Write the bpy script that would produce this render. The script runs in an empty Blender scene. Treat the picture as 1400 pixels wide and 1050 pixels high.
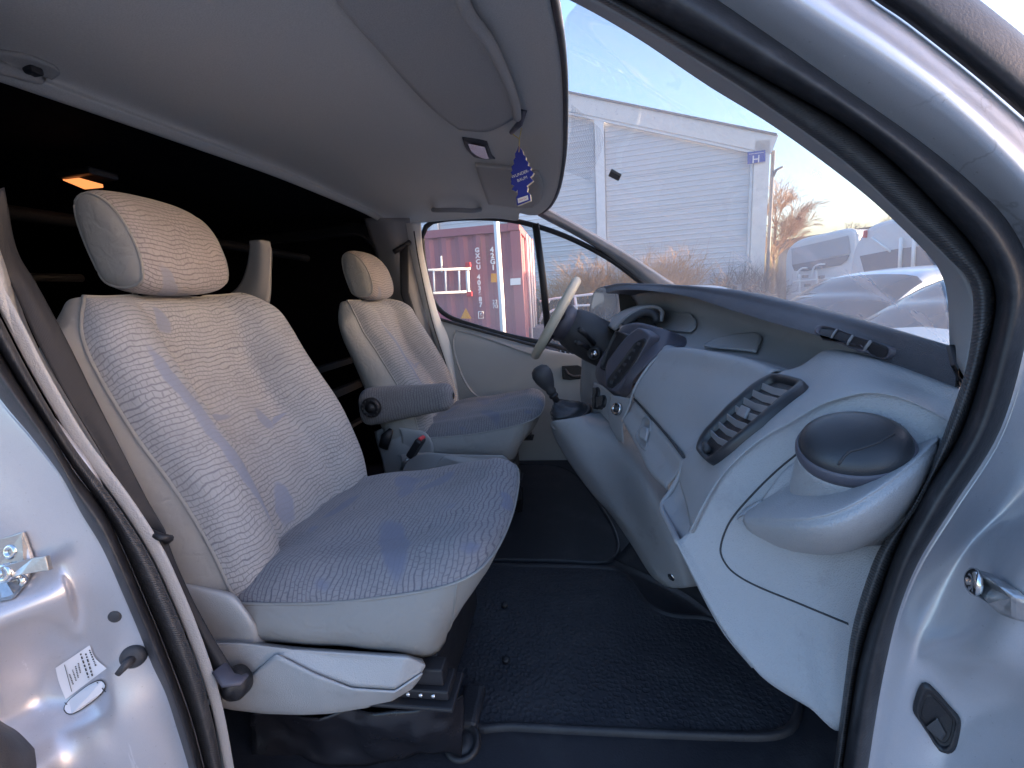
import bpy, bmesh, math, random
from mathutils import Vector as V, Matrix, noise
from mathutils.bvhtree import BVHTree
random.seed(7)
S = bpy.context.scene
COL = S.collection
PI = math.pi
# ------------------------------------------------------------------ camera, world, sun
CAM = V((0, 0, 1.55)); F = 600.0
BX = V((0.98873, -0.0345, -0.14573)); BY = V((0.13577, -0.20204, 0.96992)); BZ = V((-0.06290, -0.97877, -0.19507))
def _fix():
    global BX, BY, BZ
    BY = V((84, -125, F)).normalized()
    z = -V((194, 2975, F)).normalized(); BZ = (z - BY * z.dot(BY)).normalized(); BX = BY.cross(BZ)
_fix()
cd = bpy.data.cameras.new('camera'); cam = bpy.data.objects.new('camera', cd); COL.objects.link(cam)
right = V((BX[0], BY[0], BZ[0])); down = V((BX[1], BY[1], BZ[1])); fwd = V((BX[2], BY[2], BZ[2]))
m = Matrix((right, -down, -fwd)).transposed().to_4x4(); m.translation = CAM
cam.matrix_world = m
cd.sensor_width = 36; cd.lens = 36 * F / 1400; cd.clip_start = 0.01; cd.clip_end = 2000
S.camera = cam
SUN_AZ, SUN_EL = math.radians(89), math.radians(4.0)     # azimuth measured from +Y towards +X
w = bpy.data.worlds.new('World'); S.world = w; w.use_nodes = True
nt = w.node_tree; bg = nt.nodes['Background']
sky = nt.nodes.new('ShaderNodeTexSky'); sky.sky_type = 'NISHITA'; sky.sun_disc = False
sky.sun_elevation = SUN_EL; sky.sun_rotation = SUN_AZ
sky.air_density = 1.0; sky.dust_density = 3.2; sky.ozone_density = 2.4
wb = nt.nodes.new('ShaderNodeMix'); wb.data_type = 'RGBA'; wb.blend_type = 'MULTIPLY'; wb.inputs[0].default_value = 1.0; wb.inputs[7].default_value = (1.10, .97, 1.03, 1)   # white balance of the photograph
nt.links.new(sky.outputs[0], wb.inputs[6]); nt.links.new(wb.outputs[2], bg.inputs[0]); bg.inputs[1].default_value = 0.15
sd = bpy.data.lights.new('sun', 'SUN'); sd.energy = 2.0; sd.angle = math.radians(0.5); sd.color = (1.0, 0.72, 0.46)
sun = bpy.data.objects.new('sun', sd); COL.objects.link(sun)
sdir = V((math.sin(SUN_AZ) * math.cos(SUN_EL), math.cos(SUN_AZ) * math.cos(SUN_EL), math.sin(SUN_EL)))
sun.rotation_euler = sdir.to_track_quat('Z', 'Y').to_euler(); sun.location = (0, 0, 30)
S.view_settings.view_transform = 'Standard'; S.view_settings.look = 'None'
S.view_settings.gamma = 1.0; S.view_settings.use_curve_mapping = False
S.view_settings.exposure = 3.55
S.render.engine = 'CYCLES'
S.cycles.use_denoising = True; S.cycles.max_bounces = 10; S.cycles.diffuse_bounces = 6; S.cycles.transparent_max_bounces = 16
S.cycles.caustics_reflective = False; S.cycles.caustics_refractive = False
S.cycles.sample_clamp_indirect = 4.0

# ------------------------------------------------------------------ point helpers
def P(px, py, y=None, x=None, z=None):
    d = V((px - 700, py - 525, F)); d = V((BX.dot(d), BY.dot(d), BZ.dot(d)))
    if y is not None: t = (y - CAM.y) / d.y
    elif x is not None: t = (x - CAM.x) / d.x
    else: t = (z - CAM.z) / d.z
    return CAM + d * t
def RAY(px, py):
    d = V((px - 700, py - 525, F)); return V((BX.dot(d), BY.dot(d), BZ.dot(d))).normalized()
def A(p): return p.copy() if isinstance(p, V) else P(p[0], p[1], y=p[2])
def pts(*l): return [A(p) for p in l]
def cr(p, n, closed=False):
    """Catmull-Rom resample of the points to n samples, spaced by length."""
    p = [A(q) for q in p]; k = len(p)
    if k == 1: return [p[0].copy() for _ in range(n)]
    segs = k if closed else k - 1
    def at(i):
        if closed: return p[i % k]
        if i < 0: return p[0] * 2 - p[1]
        if i >= k: return p[-1] * 2 - p[-2]
        return p[i]
    L = [(at(i + 1) - at(i)).length + 1e-9 for i in range(segs)]
    tot = sum(L); out = []; i = 0; acc = 0
    for j in range(n):
        s = tot * j / (n if closed else n - 1)
        while i < segs - 1 and s > acc + L[i]: acc += L[i]; i += 1
        t = min(1, max(0, (s - acc) / L[i]))
        a, b, c, d = at(i - 1), at(i), at(i + 1), at(i + 2)
        m1 = (c - a) * (L[i] / ((b - a).length + L[i] + 1e-9)); m2 = (d - b) * (L[i] / ((d - c).length + L[i] + 1e-9))
        t2, t3 = t * t, t * t * t
        out.append(b * (2 * t3 - 3 * t2 + 1) + m1 * (t3 - 2 * t2 + t) + c * (-2 * t3 + 3 * t2) + m2 * (t3 - t2))
    return out
def cr_u(p, n):
    """as cr, but uniform in the control index: keeps matched rows matched"""
    p = [A(q) for q in p]; k = len(p)
    if k == 1: return [p[0].copy() for _ in range(n)]
    def at(i):
        if i < 0: return p[0] * 2 - p[1]
        if i >= k: return p[-1] * 2 - p[-2]
        return p[i]
    out = []
    for j in range(n):
        s = (k - 1) * j / (n - 1); i = min(k - 2, int(s)); t = s - i
        a, b, c, d = at(i - 1), at(i), at(i + 1), at(i + 2)
        m1, m2 = (c - a) * .5, (d - b) * .5; t2, t3 = t * t, t * t * t
        out.append(b * (2 * t3 - 3 * t2 + 1) + m1 * (t3 - 2 * t2 + t) + c * (-2 * t3 + 3 * t2) + m2 * (t3 - t2))
    return out
# ------------------------------------------------------------------ object helpers
def link(name, me, mat, parent=None, **props):
    o = bpy.data.objects.new(name, me); COL.objects.link(o)
    if mat is not None:
        me.materials.clear(); me.materials.append(mat)
    if parent is not None:
        o.parent = parent
        if parent.type == 'EMPTY': o.matrix_parent_inverse = Matrix.Translation(-parent.location)
    for k, v in props.items(): o[k] = v
    return o
def top(name, label, cat, group=None, loc=(0, 0, 0)):
    o = bpy.data.objects.new(name, None); COL.objects.link(o); o.location = loc; o.empty_display_size = .1
    o['label'] = label; o['category'] = cat
    if group: o['group'] = group
    return o
def mesh(verts, faces, smooth=True, uv=None):
    me = bpy.data.meshes.new('m'); me.from_pydata([tuple(v) for v in verts], [], faces)
    if smooth: me.polygons.foreach_set('use_smooth', [True] * len(me.polygons))
    if uv is not None:
        l = me.uv_layers.new(name='UVMap')
        for lp in me.loops: l.data[lp.index].uv = uv[lp.vertex_index]
    me.update(); return me
def gridmesh(G, cu=False, cv=False, smooth=True, flip=False):
    nv, nu = len(G), len(G[0]); vs = [p for r in G for p in r]; fs = []
    for j in range(nv if cv else nv - 1):
        for i in range(nu if cu else nu - 1):
            a = j * nu + i; b = j * nu + (i + 1) % nu; c = ((j + 1) % nv) * nu + (i + 1) % nu; d = ((j + 1) % nv) * nu + i
            fs.append((a, d, c, b) if flip else (a, b, c, d))
    mid = nv // 2; mu = nu // 2; uv = []
    us = [0]; 
    for i in range(1, nu): us.append(us[-1] + (G[mid][i] - G[mid][i - 1]).length)
    vv = [0]
    for j in range(1, nv): vv.append(vv[-1] + (G[j][mu] - G[j - 1][mu]).length)
    for j in range(nv):
        for i in range(nu): uv.append((us[i], vv[j]))
    return mesh(vs, fs, smooth, uv)
def grid(rows, nu, nv, cu=False, uni=True):
    R = [cr(r, nu, cu) if (cu or not uni) else cr_u(r, nu) for r in rows]
    cols = [cr_u([r[i] for r in R], nv) for i in range(nu)]
    return [[cols[i][j] for i in range(nu)] for j in range(nv)]
def solid(o, t, off=None):
    """gives a surface its thickness on the side away from the cab's viewer"""
    if t:
        if off is None:
            a = 0.0
            for p in o.data.polygons: a += p.normal.dot(CAM - p.center) * p.area
            off = -1.0 if a > 0 else 1.0
        md = o.modifiers.new('solid', 'SOLIDIFY'); md.thickness = t; md.offset = off; md.use_even_offset = False
    return o
def loft(name, rows, nu, nv, mat, parent=None, cu=False, thick=0, off=None, flip=False, uni=True, **props):
    return solid(link(name, gridmesh(grid(rows, nu, nv, cu, uni), cu, flip=flip), mat, parent, **props), thick, off)
class MB:
    """collects shapes, links them as one mesh object"""
    def __init__(s): s.v = []; s.f = []; s.sm = []
    def add(s, vs, fs, sm=False):
        b = len(s.v); s.v += [V(v) for v in vs]; s.f += [tuple(i + b for i in f) for f in fs]; s.sm += [sm] * len(fs); return s
    def box(s, c, d, R=None):
        c = V(c); vs = []
        for k in range(8):
            q = V(((k & 1) - .5, ((k >> 1) & 1) - .5, ((k >> 2) & 1) - .5)); q = V((q.x * d[0], q.y * d[1], q.z * d[2]))
            if R is not None: q = R @ q
            vs.append(c + q)
        return s.add(vs, [(0, 2, 3, 1), (4, 5, 7, 6), (0, 1, 5, 4), (2, 6, 7, 3), (0, 4, 6, 2), (1, 3, 7, 5)])
    def tube(s, path, r, n=10, cap=True, flat=None, ref=V((0, 0, 1))):
        """round tube; flat=(a,b) gives an elliptic section, a along the side, b along the other"""
        k = len(path); rings = []
        for i in range(k):
            t = (path[min(i + 1, k - 1)] - path[max(i - 1, 0)]).normalized()
            u = ref if abs(t.dot(ref)) < .95 else V((0, 1, 0))
            a = t.cross(u).normalized(); b = a.cross(t)
            rr = r[i] if isinstance(r, (list, tuple)) else r
            ra, rb = (rr * flat[0], rr * flat[1]) if flat else (rr, rr)
            rings.append([path[i] + a * (math.cos(q * 2 * PI / n) * ra) + b * (math.sin(q * 2 * PI / n) * rb) for q in range(n)])
        vs = [p for q in rings for p in q]; fs = []
        for i in range(k - 1):
            for q in range(n):
                fs.append((i * n + q, i * n + (q + 1) % n, (i + 1) * n + (q + 1) % n, (i + 1) * n + q))
        if cap: fs += [tuple(range(n))[::-1], tuple((k - 1) * n + q for q in range(n))]
        return s.add(vs, fs, True)
    def lathe(s, c, axis, prof, n=24, ex=None, sy=1.0):
        """prof: (radius, height) pairs; ex fixes the section's first axis, sy squeezes the second"""
        c = V(c); ax = V(axis).normalized()
        e = V(ex) if ex is not None else (V((1, 0, 0)) if abs(ax.x) < .9 else V((0, 1, 0)))
        e = (e - ax * e.dot(ax)).normalized(); g = ax.cross(e)
        vs = [c + ax * h + e * (math.cos(q * 2 * PI / n) * r) + g * (math.sin(q * 2 * PI / n) * r * sy) for r, h in prof for q in range(n)]
        fs = [(i * n + q, i * n + (q + 1) % n, (i + 1) * n + (q + 1) % n, (i + 1) * n + q) for i in range(len(prof) - 1) for q in range(n)]
        fs += [tuple(range(n))[::-1], tuple((len(prof) - 1) * n + q for q in range(n))]
        return s.add(vs, fs, True)
    def plate(s, outline, nrm, t):
        """extruded outline"""
        o = [A(p) for p in outline]; n = V(nrm).normalized() * t; k = len(o)
        return s.add([p + n for p in o] + [p - n * 0 for p in o], [tuple(range(k)), tuple(range(2 * k - 1, k - 1, -1))] + [(i, i + k, (i + 1) % k + k, (i + 1) % k) for i in range(k)])
    def grid(s, G, cu=False):
        nv, nu = len(G), len(G[0])
        fs = [(j * nu + i, j * nu + (i + 1) % nu, (j + 1) * nu + (i + 1) % nu, (j + 1) * nu + i) for j in range(nv - 1) for i in range(nu if cu else nu - 1)]
        return s.add([p for r in G for p in r], fs, True)
    def build(s, name, mat, parent=None, bevel=0, seg=2, **props):
        me = bpy.data.meshes.new(name); me.from_pydata([tuple(v) for v in s.v], [], s.f)
        me.polygons.foreach_set('use_smooth', s.sm); me.update()
        bm = bmesh.new(); bm.from_mesh(me); bmesh.ops.recalc_face_normals(bm, faces=bm.faces); bm.to_mesh(me); bm.free()
        o = link(name, me, mat, parent, **props)
        if bevel:
            b = o.modifiers.new('bevel', 'BEVEL'); b.width = bevel; b.segments = seg; b.limit_method = 'ANGLE'; b.angle_limit = math.radians(35)
            if hasattr(b, 'harden_normals'): b.harden_normals = False
        return o
def rebase(o):
    """put a top-level mesh's origin at its base"""
    vs = o.data.vertices
    xs = [v.co for v in vs]; c = V(((min(p.x for p in xs) + max(p.x for p in xs)) / 2, (min(p.y for p in xs) + max(p.y for p in xs)) / 2, min(p.z for p in xs)))
    o.data.transform(Matrix.Translation(-c)); o.location = c; return o
def tag(o, label, cat, group=None):
    o['label'] = label; o['category'] = cat
    if group: o['group'] = group
    return rebase(o)
def kind(o, k): o['kind'] = k; return o
def bvh(*obs):
    vs, fs = [], []
    for o in obs:
        b = len(vs); vs += [v.co.copy() for v in o.data.vertices]; fs += [tuple(i + b for i in p.vertices) for p in o.data.polygons]
    return BVHTree.FromPolygons(vs, fs)
def hit(bv, px, py, off=0.0):
    """point of a surface that a pixel sees, lifted towards the viewer's side of the surface"""
    d = RAY(px, py); r = bv.ray_cast(CAM, d)
    if r[0] is None:
        r = bv.find_nearest(CAM + d * .8)
    n = r[1] if r[1].dot(d) < 0 else -r[1]
    return r[0] + n * off, n
def patch_on(bv, rows, nu, nv, off):
    """surface patch given by pixel rows, lying on another surface"""
    rr = [[V((a, b, 0)) for a, b in r] for r in rows]
    G = grid(rr, nu, nv)
    return [[hit(bv, p.x, p.y, off)[0] for p in r] for r in G]
def text(name, body, size, loc, ux, uy, mat, parent=None, ext=.001, align='CENTER', sp=1.0, bold=0.0, **props):
    c = bpy.data.curves.new('t', 'FONT'); c.body = body; c.size = size; c.align_x = align; c.align_y = 'CENTER'; c.extrude = ext; c.offset = bold; c.space_line = sp
    t = bpy.data.objects.new('t', c); COL.objects.link(t)
    bpy.context.view_layer.update()
    me = bpy.data.meshes.new_from_object(t); bpy.data.objects.remove(t)
    ux = V(ux).normalized(); uy = (V(uy) - ux * V(uy).dot(ux)).normalized(); uz = ux.cross(uy)
    M = Matrix((ux, uy, uz)).transposed().to_4x4(); M.translation = V(loc); me.transform(M)
    return link(name, me, mat, parent, **props)

# ------------------------------------------------------------------ materials
class N:
    def __init__(s, name):
        s.m = bpy.data.materials.new(name); s.m.use_nodes = True; s.t = s.m.node_tree
        s.b = s.t.nodes['Principled BSDF']; s.out = s.t.nodes['Material Output']
    def n(s, typ, **kw):
        q = s.t.nodes.new(typ)
        for k, v in kw.items():
            if k.startswith('i_'):
                key = k[2:]; key = int(key) if key.isdigit() else key.replace('_', ' ')
                q.inputs[key].default_value = v
            else: setattr(q, k, v)
        return q
    def l(s, a, b): s.t.links.new(a, b)
    def math(s, op, a, b=None, clamp=False):
        q = s.n('ShaderNodeMath', operation=op, use_clamp=clamp)
        for i, x in enumerate((a, b)):
            if x is None: continue
            if isinstance(x, (int, float)): q.inputs[i].default_value = x
            else: s.l(x, q.inputs[i])
        return q.outputs[0]
    def mix(s, f, a, b):
        q = s.n('ShaderNodeMix', data_type='RGBA')
        for i, x in ((0, f), (6, a), (7, b)):
            if isinstance(x, (int, float)): q.inputs[i].default_value = x
            elif isinstance(x, tuple): q.inputs[i].default_value = (*x, 1)
            else: s.l(x, q.inputs[i])
        return q.outputs[2]
    def co(s, kindof='Object'): return s.n('ShaderNodeTexCoord').outputs[kindof]
    def noise(s, vec, scale, detail=2, rough=.5):
        q = s.n('ShaderNodeTexNoise'); q.inputs['Scale'].default_value = scale; q.inputs['Detail'].default_value = detail; q.inputs['Roughness'].default_value = rough
        s.l(vec, q.inputs['Vector']); return q
    def ramp(s, f, lo, hi):
        q = s.n('ShaderNodeMapRange', interpolation_type='SMOOTHSTEP'); q.inputs[1].default_value = lo; q.inputs[2].default_value = hi
        s.l(f, q.inputs[0]); return q.outputs[0]
    def bump(s, h, dist, strength=1.0, prev=None):
        q = s.n('ShaderNodeBump'); q.inputs['Strength'].default_value = strength; q.inputs['Distance'].default_value = dist
        s.l(h, q.inputs['Height'])
        if prev is not None: s.l(prev, q.inputs['Normal'])
        return q.outputs[0]
    def set(s, col=None, rough=None, metal=None, nrm=None, **kw):
        def put(k, x):
            if isinstance(x, tuple): s.b.inputs[k].default_value = (*x, 1) if len(x) == 3 else x
            elif isinstance(x, (int, float)): s.b.inputs[k].default_value = x
            else: s.l(x, s.b.inputs[k])
        if col is not None: put('Base Color', col)
        if rough is not None: put('Roughness', rough)
        if metal is not None: put('Metallic', metal)
        if nrm is not None: s.l(nrm, s.b.inputs['Normal'])
        for k, v in kw.items(): put(k.replace('_', ' '), v)
        return s.m
def plastic(name, col, rough=.5, grain=900, depth=.0006, var=.06, spec=.5, dirt=0, voro=False, crease=0):
    n = N(name); c = n.co()
    v = n.noise(c, 6, 4).outputs[0]
    cc = n.mix(v, tuple(x * (1 - var) for x in col), tuple(min(1, x * (1 + var)) for x in col))
    if dirt:
        d = n.ramp(n.noise(c, 14, 6, .7).outputs[0], .56, .75)
        cc = n.mix(n.math('MULTIPLY', d, dirt), cc, (.12, .11, .11))
        sc = None
        for k, (rot, sca) in enumerate((((.4, .3, .5), (70, 70, 5)), ((1.1, .2, 2.0), (90, 6, 90)))):
            mp = n.n('ShaderNodeMapping'); n.l(c, mp.inputs[0]); mp.inputs['Rotation'].default_value = rot; mp.inputs['Scale'].default_value = sca
            q = n.ramp(n.noise(mp.outputs[0], 1.0, 3, .6).outputs[0], .70, .76); sc = q if sc is None else n.math('MAXIMUM', sc, q)
        cc = n.mix(n.math('MULTIPLY', sc, .22), cc, tuple(min(1, x * 1.5) for x in col))
        sp = n.ramp(n.noise(c, 240, 3, .7).outputs[0], .66, .74); cc = n.mix(n.math('MULTIPLY', sp, .30), cc, (.16, .15, .14))
    if voro:
        q = n.n('ShaderNodeTexVoronoi', feature='DISTANCE_TO_EDGE'); q.inputs['Scale'].default_value = grain; n.l(c, q.inputs['Vector']); h = q.outputs[0]
        h = n.ramp(h, 0.0, .25)
    else: h = n.noise(c, grain, 2).outputs[0]
    r = n.n('ShaderNodeMapRange'); n.l(n.noise(c, 25, 4).outputs[0], r.inputs[0]); r.inputs[3].default_value = rough - .08; r.inputs[4].default_value = rough + .08
    nr = n.bump(h, depth)
    if crease:
        wq = n.noise(c, 9, 3, .6); ad = n.n('ShaderNodeVectorMath', operation='MULTIPLY_ADD'); n.l(wq.outputs[1], ad.inputs[0]); ad.inputs[1].default_value = (.10, .10, .10); n.l(c, ad.inputs[2])
        rd = n.math('ABSOLUTE', n.math('SUBTRACT', n.noise(ad.outputs[0], 17, 2).outputs[0], .5)); nr = n.bump(n.ramp(rd, 0, .12), crease, .6, nr)
    return n.set(cc, r.outputs[0], 0.0, nr, Specular_IOR_Level=spec)
M = {}
M['dash'] = plastic('dash_plastic', (.345, .35, .37), .46, 520, .0014, .05, .5, .20)
M['skirt'] = plastic('skirt_plastic', (.27, .275, .29), .5, 520, .0013, .06, .4, .32)
M['trim'] = plastic('seat_trim_plastic', (.385, .39, .40), .42, 520, .0009, .04, .5, .22)
M['pad'] = plastic('pad_plastic', (.105, .11, .135), .50, 420, .0012, .08, .5, 0, True)
M['module'] = plastic('module_plastic', (.085, .082, .105), .42, 900, .0004, .06, .5)
M['black'] = plastic('black_plastic', (.018, .018, .022), .45, 900, .0005, .1, .5)
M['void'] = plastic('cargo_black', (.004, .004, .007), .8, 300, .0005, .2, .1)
M['charcoal'] = plastic('charcoal_plastic', (.05, .05, .056), .5, 700, .0006, .1, .4)
M['atrim'] = plastic('pillar_trim', (.29, .285, .29), .6, 600, .0007, .05, .3)
M['doortrim'] = plastic('door_trim', (.44, .445, .45), .5, 700, .0006, .04, .4)
M['doorframe'] = plastic('door_frame_paint', (.70, .70, .69), .35, 400, .0001, .03, .5)
M['lid'] = plastic('lid_plastic', (.03, .032, .038), .36, 900, .0003, .1, .5)
M['vinyl'] = plastic('seat_vinyl', (.37, .37, .365), .48, 1300, .0004, .04, .4, .16, True, .0011)
M['beige'] = plastic('wheel_cover', (.56, .53, .44), .5, 1200, .0004, .05, .4)
M['white'] = plastic('white_paint', (.74, .74, .72), .5, 300, .0002, .04)
M['sticker'] = plastic('sticker', (.80, .80, .84), .5, 300, .0001, .02)
M['ink'] = plastic('ink', (.03, .03, .035), .6, 300, .0001, .02)
M['slat'] = plastic('vent_slat', (.26, .26, .28), .45, 900, .0003, .03)
M['steel'] = plastic('galvanised_steel', (.45, .45, .46), .35, 160, .0006, .2); M['steel'].node_tree.nodes['Principled BSDF'].inputs['Metallic'].default_value = .9
M['yellow'] = plastic('yellow_cord', (.65, .50, .10), .6)
M['red'] = plastic('red_plastic', (.55, .04, .05), .4)
M['blue'] = plastic('blue_card', (.012, .025, .26), .55)
M['card'] = plastic('card', (.70, .66, .50), .7)
M['rail'] = plastic('rail_black', (.007, .007, .009), .7, 300, .0003, .1, .2)
M['gloss'] = plastic('black_metal', (.014, .014, .018), .25, 200, .0004, .2)
M['chrome'] = plastic('chrome', (.7, .7, .7), .12, 200, .0001, .03); M['mirror'] = plastic('mirror_face', (.35, .37, .36), .04, 100, 0, .02); M['mirror'].node_tree.nodes['Principled BSDF'].inputs['Metallic'].default_value = 1
M['chrome'].node_tree.nodes['Principled BSDF'].inputs['Metallic'].default_value = 1
def headliner_mat(name, col):
    n = N(name); c = n.co()
    f = n.noise(c, 420, 3, .7).outputs[0]; g = n.noise(c, 3, 4).outputs[0]
    cc = n.mix(n.math('MULTIPLY', f, 1.0), tuple(x * .72 for x in col), tuple(x * 1.25 for x in col))
    cc = n.mix(n.math('MULTIPLY', g, .25), cc, tuple(x * .8 for x in col))
    return n.set(cc, .95, 0, n.bump(f, .0012), Specular_IOR_Level=.15)
M['headliner'] = headliner_mat('headliner_felt', (.62, .595, .555)); M['visor'] = headliner_mat('visor_vinyl', (.46, .44, .415))
def paint():
    n = N('silver_paint'); c = n.co()
    fl = n.noise(c, 2500, 1).outputs[0]; d = n.ramp(n.noise(c, 11, 9, .75).outputs[0], .50, .74)
    cc = n.mix(fl, (.42, .42, .46), (.62, .62, .66)); cc = n.mix(n.math('MULTIPLY', d, .13), cc, (.30, .28, .28))
    mp = n.n('ShaderNodeMapping'); n.l(c, mp.inputs[0]); mp.inputs['Rotation'].default_value = (.5, .3, .2); mp.inputs['Scale'].default_value = (60, 60, 4)
    sc = n.ramp(n.noise(mp.outputs[0], 1.0, 4, .65).outputs[0], .68, .73); cc = n.mix(n.math('MULTIPLY', sc, .35), cc, (.80, .80, .84))
    wc = n.noise(c, 5, 6, .6); add = n.n('ShaderNodeVectorMath', operation='MULTIPLY_ADD'); n.l(wc.outputs[1], add.inputs[0]); add.inputs[1].default_value = (.12, .12, .12); n.l(c, add.inputs[2])
    vo = n.n('ShaderNodeTexVoronoi', feature='DISTANCE_TO_EDGE'); vo.inputs['Scale'].default_value = 11; n.l(add.outputs[0], vo.inputs['Vector'])
    ck = n.math('MULTIPLY', n.math('SUBTRACT', 1.0, n.ramp(vo.outputs[0], .0, .018)), n.ramp(n.noise(c, 4, 3).outputs[0], .62, .70)); cc = n.mix(n.math('MULTIPLY', ck, .35), cc, (.20, .19, .20))
    sp = n.ramp(n.noise(c, 190, 3, .7).outputs[0], .67, .73); cc = n.mix(n.math('MULTIPLY', sp, .35), cc, (.17, .15, .14))
    h = n.noise(c, 60, 3).outputs[0]
    r = n.n('ShaderNodeMapRange'); n.l(d, r.inputs[0]); r.inputs[3].default_value = .30; r.inputs[4].default_value = .46
    return n.set(cc, r.outputs[0], .45, n.bump(fl, .00012, .6, n.bump(h, .0005, .5)), Coat_Weight=.4, Coat_Roughness=.12)
M['paint'] = paint()
def rubber(name, rib=0):
    n = N(name); c = n.co(); h = n.noise(c, 300, 2).outputs[0]; nr = n.bump(h, .0004)
    dirt = n.ramp(n.noise(c, 40, 5, .7).outputs[0], .45, .75)
    cc = n.mix(n.math('MULTIPLY', dirt, .35), (.018, .018, .022) if not rib else (.040, .039, .042), (.075, .073, .078) if not rib else (.12, .115, .115))
    if rib:
        u = n.co('UV'); wv = n.n('ShaderNodeTexWave', wave_type='BANDS', bands_direction='X'); wv.inputs['Scale'].default_value = rib; wv.inputs['Distortion'].default_value = 2.5; wv.inputs['Detail'].default_value = 1
        n.l(u, wv.inputs['Vector']); nr = n.bump(wv.outputs[1], .0007, .6, nr)
    return n.set(cc, .48, 0, nr)
M['rubber'] = rubber('seal_rubber'); M['rib'] = rubber('ribbed_rubber', 95)
def webbing():
    n = N('belt_webbing'); u = n.co('UV'); wv = n.n('ShaderNodeTexWave', wave_type='BANDS', bands_direction='DIAGONAL'); wv.inputs['Scale'].default_value = 160
    n.l(u, wv.inputs['Vector']); return n.set((.018, .018, .022), .65, 0, n.bump(wv.outputs[1], .0002, .5))
M['belt'] = webbing()
def mat_rubber():
    n = N('mat_rubber'); c = n.co()
    q = n.n('ShaderNodeTexVoronoi', feature='SMOOTH_F1'); q.inputs['Scale'].default_value = 95; q.inputs['Smoothness'].default_value = .15; q.inputs['Randomness'].default_value = .75; n.l(c, q.inputs['Vector'])
    h = n.ramp(q.outputs[0], .30, .62)
    d = n.ramp(n.noise(c, 7, 9, .78).outputs[0], .45, .70)
    cc = n.mix(n.math('MULTIPLY', d, .6), (.024, .026, .034), (.060, .060, .066))
    return n.set(cc, .55, 0, n.bump(h, .0016, .7), Specular_IOR_Level=.4)
M['mat'] = mat_rubber()
def plain_mat():
    n = N('smooth_mat_rubber'); c = n.co(); d = n.ramp(n.noise(c, 9, 6, .7).outputs[0], .45, .75)
    cc = n.mix(d, (.017, .018, .024), (.036, .036, .042)); return n.set(cc, .5, 0, n.bump(n.noise(c, 260, 3).outputs[0], .0008))
M['smoothmat'] = plain_mat()
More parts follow.
